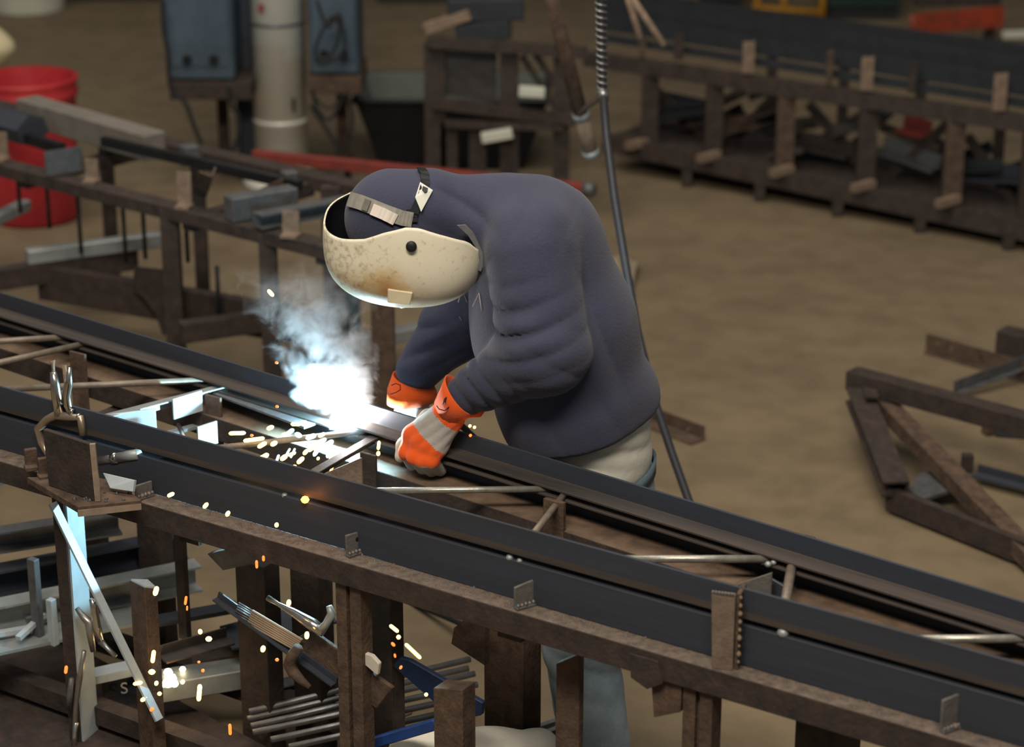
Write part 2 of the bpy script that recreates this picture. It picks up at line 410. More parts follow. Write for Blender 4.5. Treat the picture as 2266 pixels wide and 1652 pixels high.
# joints, near arm first
SHn, ELn, WRn = J(1178, 560, 4.885), J(1205, 775, 4.80), J(1040, 868, 4.90)
SHf, ELf, WRf = J(1130, 520, 5.24), J(1010, 720, 5.32), J(925, 815, 5.28)
def sweat(X, Y, Z):
    S = 0.82
    d = cone(X, Y, Z, J(1275, 905), J(1225, 720), 0.182, 0.186, S)
    d = smin(d, cone(X, Y, Z, J(1225, 720), J(1175, 540), 0.186, 0.160, S), 0.05)
    d = smin(d, cone(X, Y, Z, J(1195, 552), J(1095, 482), 0.142, 0.086, S), 0.05)
    d = smin(d, cone(X, Y, Z, J(1095, 482), J(960, 470), 0.084, 0.096, 0.98), 0.05)     # neck and gathered hood
    d = smin(d, cone(X, Y, Z, J(935, 474), J(872, 482), 0.105, 0.115, 0.98), 0.02)     # head in the hood
    d = smin(d, cone(X, Y, Z, J(1380, 880), J(1300, 905), 0.075, 0.11, S), 0.06)       # seat of the sweatshirt
    # near sleeve
    a = cone(X, Y, Z, SHn, ELn, 0.108, 0.098)
    b = cone(X, Y, Z, ELn, WRn, 0.098, 0.052)
    arm = smin(a, b, 0.03)
    arm = arm - fold(X, Y, Z, J(1130, 740, 4.75), (0.12, 0.16, 0.085), (-0.33, 0, 0.94), 0.052, 0.011, 0.1)
    arm = arm - fold(X, Y, Z, J(1060, 850, 4.85), (0.085, 0.12, 0.06), (0.75, 0, 0.66), 0.040, 0.008, 0.2)
    arm = arm - fold(X, Y, Z, J(1230, 790, 4.78), (0.10, 0.16, 0.08), (0.55, 0, 0.83), 0.085, 0.005, 0.0)
    kk = 0.012 + 0.070 / (1 + np.exp(-(Z - 1.475) / 0.02))
    d = smin(d, arm, kk)
    # far sleeve
    a = cone(X, Y, Z, SHf, ELf, 0.11, 0.085); b = cone(X, Y, Z, ELf, WRf, 0.085, 0.055)
    arm = smin(a, b, 0.03)
    arm = arm - fold(X, Y, Z, J(960, 780, 5.15), (0.10, 0.2, 0.10), (-0.45, 0, 0.9), 0.045, 0.008, 0.3)
    d = smin(d, arm, 0.02)
    # hem
    h0, h1 = J(1085, 985, YW), J(1435, 900, YW)
    nx, nz = -(h1[2] - h0[2]), (h1[0] - h0[0]); L = math.hypot(nx, nz); nx /= L; nz /= L
    pl = -((X - h0[0]) * nx + (Z - h0[2]) * nz)
    d = d - 0.006 * np.exp(-((pl + 0.075) / 0.05) ** 2)                                 # blousing above the rib
    d = smax(d, pl, 0.02)
    # drapes: hood, side and belly
    d = d - fold(X, Y, Z, J(1010, 440, 4.93), (0.11, 0.12, 0.09), (0.45, 0, 0.89), 0.075, 0.007, 0.15)
    d = d - fold(X, Y, Z, J(1330, 700, 4.88), (0.10, 0.14, 0.22), (0.93, 0, 0.36), 0.11, 0.006, 0.1)
    d = d - fold(X, Y, Z, J(1250, 930, 4.83), (0.20, 0.14, 0.07), (0.85, 0, 0.5), 0.13, 0.004, 0.3)
    d = d - fold(X, Y, Z, J(1190, 470, 4.9), (0.10, 0.14, 0.07), (0.8, 0, -0.6), 0.10, 0.005, 0.3)
    return d
sw = sdf_obj('sweatshirt', sweat, (-0.44, 4.66, 0.80), (0.42, 5.44, 1.70), 0.0062, M_SWEAT, welder, label='navy hooded sweatshirt with the hood up')

def tee(X, Y, Z):
    d = cone(X, Y, Z, J(1290, 915), J(1300, 1000), 0.150, 0.150, 0.86)
    d = smin(d, cone(X, Y, Z, J(1345, 930), J(1355, 1000), 0.085, 0.080, 0.7), 0.04)
    d = d - fold(X, Y, Z, J(1320, 985, 4.9), (0.2, 0.2, 0.06), (0.25, 0, 0.97), 0.05, 0.006, 0.0)
    h0, h1 = J(1180, 1130, YW), J(1440, 1030, YW)
    nx, nz = -(h1[2] - h0[2]), (h1[0] - h0[0]); L = math.hypot(nx, nz)
    return smax(d, -((X - h0[0]) * nx + (Z - h0[2]) * nz) / L, 0.012)
sdf_obj('shirt_hem', tee, (-0.02, 4.74, 0.66), (0.44, 5.34, 1.02), 0.008, M_TEE, welder, label='cream cotton shirt hanging below the sweatshirt')
HIP = aty(1325, 1060, YW)
FN, FF = Vector((0.215, 4.79, 0.10)), Vector((0.20, 4.99, 0.10))
KN, KF = Vector((0.165, 4.84, 0.46)), Vector((0.150, 5.05, 0.46))
def jeans(X, Y, Z):
    d = cone(X, Y, Z, (HIP.x, YW, HIP.z + 0.02), (HIP.x, YW, HIP.z - 0.02), 0.132, 0.136, 0.86)
    for F, K in ((FN, KN), (FF, KF)):
        hp = (HIP.x, (YW + F.y) / 2 - (YW - F.y) * 0.1, HIP.z - 0.05)
        l = smin(cone(X, Y, Z, hp, tuple(K), 0.118, 0.088), cone(X, Y, Z, tuple(K), tuple(F), 0.088, 0.082), 0.03)
        l = l - fold(X, Y, Z, (K.x, K.y - 0.05, K.z - 0.02), (0.14, 0.14, 0.10), (0.35, 0, 0.94), 0.075, 0.006, 0.1)
        l = l - fold(X, Y, Z, (F.x, F.y - 0.05, F.z + 0.03), (0.14, 0.14, 0.07), (-0.2, 0, 0.98), 0.06, 0.006, 0.1)
        d = smin(d, l, 0.025)
    d = smax(d, (Z - (HIP.z + 0.0)) - 0.39 * (X - HIP.x), 0.01)
    return smax(d, 0.035 - Z, 0.01)
sdf_obj('jeans', jeans, (-0.02, 4.72, 0.02), (0.46, 5.34, HIP.z + 0.24), 0.009, M_JEAN, welder, label='faded blue jeans')
# waistband, belt loop and stitching
wb = []
for k in range(40):
    a = 2 * math.pi * k / 40
    wb.append(Vector((HIP.x + 0.002 + 0.136 * math.cos(a), YW + 0.162 * math.sin(a), HIP.z - 0.012 + 0.058 * math.cos(a))))
g = G()
n = 40
v = [p + Vector((0, 0, -0.018)) for p in wb] + [p + Vector((0, 0, 0.018)) for p in wb]
g.add(v, [(i, (i + 1) % n, n + (i + 1) % n, n + i) for i in range(n)])
w = g.done('waistband', mat('dark_denim', (0.10, 0.14, 0.17), 0.95, 0, 0.3, 40, 0.2), welder, smooth=True); s = w.modifiers.new('thick', 'SOLIDIFY'); s.thickness = 0.006
for F in (FN, FF):                     # boots
    def boot(X, Y, Z, F=F):
        d = cone(X, Y, Z, (F.x, F.y, 0.14), (F.x - 0.01, F.y, 0.065), 0.058, 0.055)
        d = smin(d, cone(X, Y, Z, (F.x, F.y, 0.052), (F.x - 0.17, F.y, 0.042), 0.052, 0.045), 0.03)
        return smax(d, 0.002 - Z, 0.004)
    sdf_obj('boot', boot, (F.x - 0.24, F.y - 0.08, -0.004), (F.x + 0.08, F.y + 0.08, 0.22), 0.009, mat('brown_boot_leather', (0.09, 0.06, 0.04), 0.6, 0, 0.3, 20, 0.2), welder)
# faded print on the chest: two outlined capitals
def chest_pt(px, py):
    d = ray(px, py); t = np.arange(4.7, 6.3, 0.0015)
    f1 = sweat(d.x * t, d.y * t, CAM_H + d.z * t)
    k = int(np.argmax(f1 < 0.0015)) if (f1 < 0.0015).any() else int(np.argmin(f1))
    return CAMP + d * float(t[k])
M_PRINT = mat('faded_grey_print', (0.34, 0.32, 0.34), 0.9, 0, 0.2)
for pts in ([(1026, 662), (1048, 668), (1052, 640), (1060, 618)], [(1046, 678), (1060, 648), (1066, 690)], [(1014, 668), (1022, 640), (1034, 668)], [(1016, 700), (1022, 708)]):
    path = [chest_pt(*p) for p in pts]
    if max(p.y for p in path) - min(p.y for p in path) < 0.25:
        rod('chest_print', path, 0.0016, M_PRINT, sw, 6)

# ---- welding helmet
HC = Vector(J(895, 524, 4.975))
hn = 2.7
HA, HB, HCc = 0.186, 0.157, 0.140
rim_pts = [(-0.190, 0.012), (-0.14, 0.016), (-0.085, 0.028), (-0.040, 0.048), (0.010, 0.062), (0.040, 0.060), (0.085, 0.044), (0.100, 0.039), (0.148, 0.020), (0.175, -0.012), (0.190, -0.05)]
def rim(x):
    for (x0, z0), (x1, z1) in zip(rim_pts, rim_pts[1:]):
        if x <= x1:
            t = (x - x0) / (x1 - x0); return z0 + (z1 - z0) * t
    return rim_pts[-1][1]
def hrad(d):
    x, y, z = d
    e = hn
    c = HCc * (1.0 - 0.10 * max(0.0, -x))
    b = HB * (1.0 if x > -0.1 else 1.0 - 0.10 * (-x - 0.1))
    return (abs(x / HA) ** e + abs(y / c) ** e + abs(z / b) ** e) ** (-1.0 / e)
NA, NBt = 96, 40
hv, hf = [], []
for i in range(NA):
    al = 2 * math.pi * i / NA
    def pt(be):
        d = (math.sin(be) * math.cos(al), math.sin(be) * math.sin(al), -math.cos(be))
        return Vector(d) * hrad(d)
    lo_, hi_ = 0.3, 2.6
    for _ in range(40):
        md = (lo_ + hi_) / 2; p = pt(md)
        if p.z < rim(p.x) + 0.26 * (p.y + HCc) * min(1.0, max(0.0, (-p.x - 0.02) / 0.07)): lo_ = md
        else: hi_ = md
    for j in range(NBt + 1):
        hv.append(HC + pt(max(0.004, lo_ * j / NBt)))
for i in range(NA):
    for j in range(NBt):
        a, b = i * (NBt + 1) + j, ((i + 1) % NA) * (NBt + 1) + j
        hf.append((a, b, b + 1, a + 1))
def helmet_material():
    m = bpy.data.materials.new('scorched_cream_shell'); m.use_nodes = True
    nt, N, L, P = nodes_of(m)
    tc = N.new('ShaderNodeTexCoord')
    nz = N.new('ShaderNodeTexNoise'); nz.inputs['Scale'].default_value = 9; nz.inputs['Detail'].default_value = 8; nz.inputs['Roughness'].default_value = 0.7
    L.new(tc.outputs['Object'], nz.inputs['Vector'])
    # burn stain: a soft patch of its own on the lower front of the shell
    sub = N.new('ShaderNodeVectorMath'); sub.operation = 'SUBTRACT'; sub.name = 'stain_place'
    L.new(tc.outputs['Object'], sub.inputs[0])
    sc_ = N.new('ShaderNodeVectorMath'); sc_.operation = 'MULTIPLY'; sc_.inputs[1].default_value = (8.5, 5.0, 11.0)
    L.new(sub.outputs[0], sc_.inputs[0])
    ln = N.new('ShaderNodeVectorMath'); ln.operation = 'LENGTH'; L.new(sc_.outputs[0], ln.inputs[0])
    ad = N.new('ShaderNodeMath'); ad.operation = 'MULTIPLY_ADD'; ad.inputs[1].default_value = 1.9; L.new(nz.outputs['Fac'], ad.inputs[0])
    L.new(ln.outputs['Value'], ad.inputs[2])
    r = N.new('ShaderNodeValToRGB'); e = r.color_ramp.elements
    e[0].position = 0.40; e[0].color = (0.42, 0.20, 0.060, 1)
    e[1].position = 1.0; e[1].color = (0.74, 0.68, 0.52, 1)
    k = r.color_ramp.elements.new(0.68); k.color = (0.60, 0.45, 0.24, 1)
    k2 = r.color_ramp.elements.new(0.84); k2.color = (0.70, 0.62, 0.45, 1)
    dv = N.new('ShaderNodeMath'); dv.operation = 'MULTIPLY'; dv.inputs[1].default_value = 0.50; L.new(ad.outputs[0], dv.inputs[0])
    L.new(dv.outputs[0], r.inputs['Fac'])
    # soot specks towards the forehead
    n2 = N.new('ShaderNodeTexNoise'); n2.inputs['Scale'].default_value = 75; n2.inputs['Detail'].default_value = 3
    L.new(tc.outputs['Object'], n2.inputs['Vector'])
    sx = N.new('ShaderNodeSeparateXYZ'); L.new(tc.outputs['Object'], sx.inputs[0])
    mr = N.new('ShaderNodeMapRange'); mr.inputs['From Min'].default_value = 0.02; mr.inputs['From Max'].default_value = -0.18; mr.inputs['To Min'].default_value = 0.0; mr.inputs['To Max'].default_value = 0.16
    L.new(sx.outputs['X'], mr.inputs['Value'])
    a2 = N.new('ShaderNodeMath'); a2.operation = 'ADD'; L.new(n2.outputs['Fac'], a2.inputs[0]); L.new(mr.outputs[0], a2.inputs[1])
    r2 = N.new('ShaderNodeValToRGB'); e2 = r2.color_ramp.elements
    e2[0].position = 0.60; e2[0].color = (1, 1, 1, 1); e2[1].position = 0.86; e2[1].color = (0.58, 0.52, 0.44, 1)
    L.new(a2.outputs[0], r2.inputs['Fac'])
    mx = N.new('ShaderNodeMixRGB'); mx.blend_type = 'MULTIPLY'; mx.inputs['Fac'].default_value = 1
    L.new(r.outputs['Color'], mx.inputs['Color1']); L.new(r2.outputs['Color'], mx.inputs['Color2'])
    L.new(mx.outputs['Color'], P.inputs['Base Color'])
    P.inputs['Roughness'].default_value = 0.5
    return m
M_HELM = helmet_material()
helmet = build('welding_helmet', hv, hf, None, welder, smooth=True, mats=[M_HELM, M_BLACKP], label='scorched cream welding helmet shell')
cen = wloc(helmet); M_HELM.node_tree.nodes['stain_place'].inputs[1].default_value = tuple(HC + Vector((-0.040, -0.100, -0.095)) - cen)
so = helmet.modifiers.new('thick', 'SOLIDIFY'); so.thickness = 0.004; so.offset = -1; so.material_offset = 1
def hp(x, z, out=0.0, side=-1):         # a point on the side of the shell, x and z from the shell centre
    c = HCc * (1.0 - 0.10 * max(0.0, -x / 0.2))
    k = max(0.0, 1 - abs(x / HA) ** hn - abs(z / HB) ** hn)
    return HC + Vector((x, side * (c * k ** (1 / hn) + out), z))
hX = lambda px: (px - 893) / PXM
hZ = lambda py: -(py - 524) / (PXM * 0.955)
KNOB = hp(hX(913), hZ(497), 0.001)
for sd in (-1, 1):
    kp = hp(hX(913), 0.020, 0.001, sd)
    G().lathe(kp, [(0.0005, -0.004), (0.0115, -0.004), (0.0125, 0.002), (0.012, 0.008), (0.009, 0.010), (0.0005, 0.010)], 20, (0, sd, 0.15)).done('pivot_knob', M_BLACKP, helmet, smooth=True)
# lens holder on the lower front and the cream tab beside it
lf = G()
c0 = HC + Vector((-0.052, 0.0, -0.140)); tilt = Matrix.Rotation(math.radians(-24), 3, 'Y')
hw, hd = 0.058, 0.060
v = []
for s_, zz in ((1.0, 0.03), (0.90, 0.002)):
    for x, y in ((-1, -1), (1, -1), (1, 1), (-1, 1)):
        v.append(c0 + tilt.inverted() @ Vector((x * hd * s_, y * hw * s_, zz)))
lf.add(v, [(0, 1, 2, 3), (7, 6, 5, 4)] + [(i, (i + 1) % 4, 4 + (i + 1) % 4, 4 + i) for i in range(4)])
lf.done('lens_frame', M_HELM, helmet, bevel=0.006)
M_TAB = mat('cream_tape', (0.72, 0.62, 0.42), 0.6, 0, 0.15, 20)
tq = [aty(x, y, yy) for x, y, yy in ((858, 638, 4.848), (914, 646, 4.848), (907, 675, 4.852), (858, 669, 4.852))]
G().poly(tq, 0.008).done('tape_tab', M_TAB, helmet, bevel=0.002)
# headgear: grey band round the brow, black crown strap, white adjuster plate
def wrap(pts, width, th, name, mt, lift=0.003, parent=None, k=6):
    cs = []
    for (x0, y0), (x1, y1) in zip(pts, pts[1:]):
        for i in range(k): cs.append((x0 + (x1 - x0) * i / k, y0 + (y1 - y0) * i / k))
    cs.append(pts[-1])
    P_ = [chest_pt(*c) for c in cs]
    g = G(); v = []; m = len(P_)
    for i, p in enumerate(P_):
        t = (P_[min(i + 1, m - 1)] - P_[max(i - 1, 0)]).normalized()
        out = (CAMP - p).normalized(); nrm = (p - Vector(J(890, 475))).normalized()
        nrm = (nrm * 0.5 + out * 0.5).normalized()
        w = t.cross(nrm).normalized() * width / 2
        for q, o in ((-1, lift), (1, lift), (1, lift + th), (-1, lift + th)):
            v.append(p + w * q + nrm * o)
    f = []
    for i in range(m - 1):
        for q in range(4): f.append((i * 4 + q, i * 4 + (q + 1) % 4, i * 4 + 4 + (q + 1) % 4, i * 4 + 4 + q))
    f += [(3, 2, 1, 0), tuple((m - 1) * 4 + q for q in range(4))]
    g.add(v, f)
    return g.done(name, mt, parent or helmet)
M_BAND = mat('grey_headband', (0.30, 0.28, 0.24), 0.6, 0, 0.3, 40)
wrap([(776, 441), (800, 448), (826, 458), (856, 470), (890, 482), (912, 486)], 0.034, 0.004, 'headband', M_BAND, 0.005)
wrap([(826, 463), (850, 473), (876, 486)], 0.026, 0.003, 'brow_pad', mat('pale_sweatband', (0.72, 0.64, 0.56), 0.8, 0, 0.1), 0.009)
wrap([(808, 452), (820, 457)], 0.026, 0.003, 'band_slot', mat('dark_grey_slot', (0.16, 0.15, 0.13), 0.7), 0.010, k=3)
wrap([(912, 482), (920, 460), (934, 430), (940, 405), (938, 384), (930, 374)], 0.020, 0.003, 'crown_strap', M_BLACKP, 0.004)
wrap([(900, 478), (922, 476)], 0.03, 0.003, 'strap_end', M_BLACKP, 0.003, k=3)
pl = [chest_pt(*c) + (CAMP - chest_pt(*c)).normalized() * 0.012 for c in ((930, 403), (958, 421), (932, 469), (919, 437))]
G().poly(pl, 0.003).done('adjuster_plate', mat('white_plastic_plate', (0.62, 0.62, 0.54), 0.5, 0, 0.1), helmet)
pl = [chest_pt(*c) + (CAMP - chest_pt(*c)).normalized() * 0.0155 for c in ((936, 412), (947, 417), (945, 424), (940, 426), (934, 419))]
G().poly(pl, 0.003).done('plate_slot', M_BLACKP, helmet)
# grey bib edge sticking out behind the chin of the shell
bb = [(1012, 498), (1030, 497), (1048, 515), (1060, 540), (1070, 562), (1070, 585), (1064, 600), (1058, 596), (1062, 570), (1052, 545), (1036, 520)]
G().poly([aty(x, y, 4.90) for x, y in bb], 0.006).done('chin_bib', mat('grey_leather_bib', (0.15, 0.15, 0.155), 0.8, 0, 0.3, 40), helmet)

# ---- gloves: palms, five fingers each, gauntlet cuffs
def limb(X, Y, Z, pts, radii, k=0.008):
    d = None
    for (a, b, ra, rb) in zip(pts, pts[1:], radii, radii[1:]):
        c = cone(X, Y, Z, tuple(a), tuple(b), ra, rb)
        d = c if d is None else smin(d, c, k)
    return d
def bbox(pts, pad):
    a = np.array([tuple(p) for p in pts]); return tuple(a.min(0) - pad), tuple(a.max(0) + pad)
# near (left) hand closed over the far chord
wr = aty(1003, 905, 4.915)
kn = [aty(913, 962, 4.945), aty(930, 972, 4.925), aty(950, 982, 4.912), aty(968, 988, 4.905)]       # knuckles, index to little finger
tips1 = [aty(898, 1000, 4.935), aty(917, 1012, 4.912), aty(936, 1020, 4.900), aty(955, 1020, 4.895)]
tips2 = [aty(912, 1028, 4.955), aty(935, 1036, 4.940), aty(955, 1042, 4.935), aty(975, 1040, 4.935)]
th = [aty(950, 925, 4.985), aty(915, 960, 5.005), aty(893, 985, 5.0), aty(886, 1010, 4.985)]
cm = [aty(962, 935, 4.935), aty(985, 945, 4.925)]
ax_a, ax_b = Vector(wr), (Vector(kn[1]) + Vector(kn[2])) / 2
def hand_n(X, Y, Z):
    d = None
    for i in range(4):
        base = Vector(wr) * 0.82 + Vector(kn[i]) * 0.18
        c = limb(X, Y, Z, [base, kn[i], tips1[i], tips2[i]], [0.030, 0.021, 0.0165, 0.0145], 0.012)
        pal = cone(X, Y, Z, tuple(base), tuple(kn[i]), 0.032, 0.021)
        d = c if d is None else smin(d, c, 0.005)
        d = smin(d, pal, 0.014)
    d = smin(d, limb(X, Y, Z, th, [0.024, 0.020, 0.017, 0.014], 0.01), 0.010)
    d = d - fold(X, Y, Z, tuple((ax_a + ax_b) / 2), (0.08, 0.08, 0.08), (0.65, 0, -0.75), 0.022, 0.0018, 0)
    return d
dirh = (ax_b - ax_a); Lh = dirh.length; dirh.normalize()
def pick_n(c):
    rel = c - np.array(tuple(ax_a)); t = rel @ np.array(tuple(dirh)) / Lh
    front = c[:, 1] < 4.932 + 0.05 * (t - 0.5)
    out = np.where(t < 0.28, 0, np.where(t < 0.86, 1, 0))
    low = c[:, 2] < min(p.z for p in map(Vector, tips1)) - 0.008
    out = np.where(low, 1, out)
    nearthumb = np.zeros(len(c), bool)
    tp = np.array([tuple(p) for p in th])
    for a, b in zip(tp, tp[1:]):
        ba = b - a; h = np.clip(((c - a) @ ba) / (ba @ ba), 0, 1)
        nearthumb |= np.linalg.norm(c - a - h[:, None] * ba, axis=1) < 0.0245
    out = np.where(nearthumb & (t > 0.3), 1, out)
    return out
lo_, hi_ = bbox([wr] + kn + tips1 + tips2 + th, 0.045)
glove_n = sdf_obj('glove', hand_n, lo_, hi_, 0.0042, None, welder, mats=[M_ORANGE, M_GREYG], pick=pick_n, label='orange and grey work glove gripping the chord')
def cuff(name, rings, mt, parent):                # stiff open gauntlet through elliptical rings: centre, axis a, axis b
    g = G(); n = 28; v = []
    for c, a, b in rings:
        for k in range(n):
            q = 2 * math.pi * k / n
            v.append(Vector(c) + Vector(a) * math.cos(q) + Vector(b) * math.sin(q))
    m = len(rings)
    g.add(v, [(i * n + k, i * n + (k + 1) % n, (i + 1) * n + (k + 1) % n, (i + 1) * n + k) for i in range(m - 1) for k in range(n)])
    o = g.done(name, mt, parent, smooth=True); s = o.modifiers.new('thick', 'SOLIDIFY'); s.thickness = 0.003; s.offset = 1
    return o
sc = 1 / PXM
c1, c2, c3 = aty(985, 915, 4.915), aty(1003, 893, 4.912), aty(1018, 872, 4.905)
A_ = Vector((0.62, -0.1, -0.78)).normalized(); Bv = Vector((0.1, 1, 0.0)).normalized()
cuff('gauntlet_cuff', [(c1, A_ * 0.036, Bv * 0.034), (c2, A_ * 0.044, Bv * 0.046), (c3, A_ * 0.052, Bv * 0.060)], M_ORANGE, glove_n)
G().poly([aty(x, y, 4.90) for x, y in ((1000, 928), (1020, 908), (1048, 903), (1074, 908), (1064, 922), (1030, 924), (1008, 935))], 0.006).done('cuff_flap', M_ORANGE, glove_n, bevel=0.002)
def ring(pxs, y, name, parent, r=0.0013):
    pts = [aty(px, py, y) for px, py in pxs]
    rod(name, pts, r, M_BLACKP, parent, 6)
ring([(966, 897), (972, 905), (984, 908), (994, 900), (998, 884), (996, 868)], 4.862, 'stamped_logo', glove_n)
ring([(984, 890), (988, 878), (984, 882), (980, 894)], 4.862, 'stamped_logo', glove_n)

# far (right) hand on the electrode holder
wr2 = aty(918, 880, 5.275)
kn2 = [aty(893, 925, 5.230), aty(905, 930, 5.220), aty(918, 934, 5.215), aty(930, 936, 5.220)]
t21 = [aty(886, 940, 5.245), aty(899, 946, 5.235), aty(913, 949, 5.230), aty(926, 949, 5.235)]
t22 = [aty(893, 944, 5.280), aty(906, 950, 5.275), aty(919, 952, 5.270), aty(931, 950, 5.275)]
th2 = [aty(905, 900, 5.295), aty(890, 912, 5.300), aty(880, 922, 5.285)]
def hand_f(X, Y, Z):
    d = None
    for i in range(4):
        c = limb(X, Y, Z, [Vector(wr2) * 0.8 + Vector(kn2[i]) * 0.2, kn2[i], t21[i], t22[i]], [0.034, 0.021, 0.016, 0.014], 0.012)
        d = c if d is None else smin(d, c, 0.006)
    return smin(d, limb(X, Y, Z, th2, [0.024, 0.019, 0.014], 0.01), 0.01)
lo_, hi_ = bbox([wr2] + kn2 + t21 + t22 + th2, 0.045)
glove_f = sdf_obj('glove', hand_f, lo_, hi_, 0.005, M_GREYG, welder, label='grey palm of the glove holding the electrode')
d1, d2, d3 = aty(912, 887, 5.265), aty(912, 864, 5.265), aty(914, 840, 5.285)
cuff('gauntlet_cuff', [(d1, Vector((0.060, 0, 0.006)), Vector((0, 0.050, 0))), (d2, Vector((0.059, 0, -0.004)), Vector((0, 0.056, 0))), (d3, Vector((0.048, 0, -0.016)), Vector((0, 0.056, 0)))], M_ORANGE, glove_f)
ring([(866, 852), (876, 848), (886, 852), (886, 862), (876, 868), (864, 872)], 5.210, 'stamped_logo', glove_f)

# electrode holder in that hand
ARC = Vector(atz(776, 928, 0.915))
stg = thing('electrode_holder', 'black electrode holder with its rod reaching from the lit glove to the arc', 'electrode holder', tuple(Vector(aty(906, 935, 5.10))))
h0 = Vector(aty(945, 930, 5.27)); h1 = Vector(aty(880, 932, 5.25)); h2 = Vector(aty(862, 930, 5.235))
rod('handle', [h0, (h0 + h1) / 2, h1], [0.014, 0.016, 0.013], M_BLACKP, stg, 14)
rod('jaw', [h1, h2], [0.012, 0.007], M_STEEL, stg, 10)
rod('electrode', [h2 + (h1 - h2) * 0.3, ARC + Vector((0.012, 0.0, 0.012))], 0.0022, M_RUSTL, stg, 8)
cb = [h0, h0 + Vector((0.06, 0.03, 0.0)), h0 + Vector((0.13, 0.10, -0.10)), h0 + Vector((0.16, 0.25, -0.45)), h0 + Vector((0.10, 0.45, -0.80)), h0 + Vector((-0.2, 0.9, -0.885))]
rod('cable', cb, 0.009, M_BLACK, stg, 10)

# ---- the arc: the light of the weld itself, burning in the slot under the upper stem of the far chord
arc = G().lathe(ARC, [(0.0005, -0.018), (0.018, -0.012), (0.026, 0.0), (0.018, 0.012), (0.0005, 0.018)], 20).done('welding_arc', glow('arc_plasma', (1.0, 0.96, 0.93), 400.0), smooth=True)
setp(arc, 'blinding blue-white welding arc on the joist in front of the gloves', 'arc')
ld = bpy.data.lights.new('arc_light', 'POINT'); ld.energy = 60; ld.color = (0.40, 0.80, 1.0); ld.shadow_soft_size = 0.006
lo = bpy.data.objects.new('arc_light', ld)
aw = atz(776, 932, 0.894)
w_ = (Vector((aw.x, aw.y, 0)) - Vector((FC0.x, FC0.y, 0))).dot(NF)      # distance from the flange line
lo.location = Vector((aw.x, aw.y, 0.899)) - NF * (w_ + 0.0505); COL.objects.link(lo)
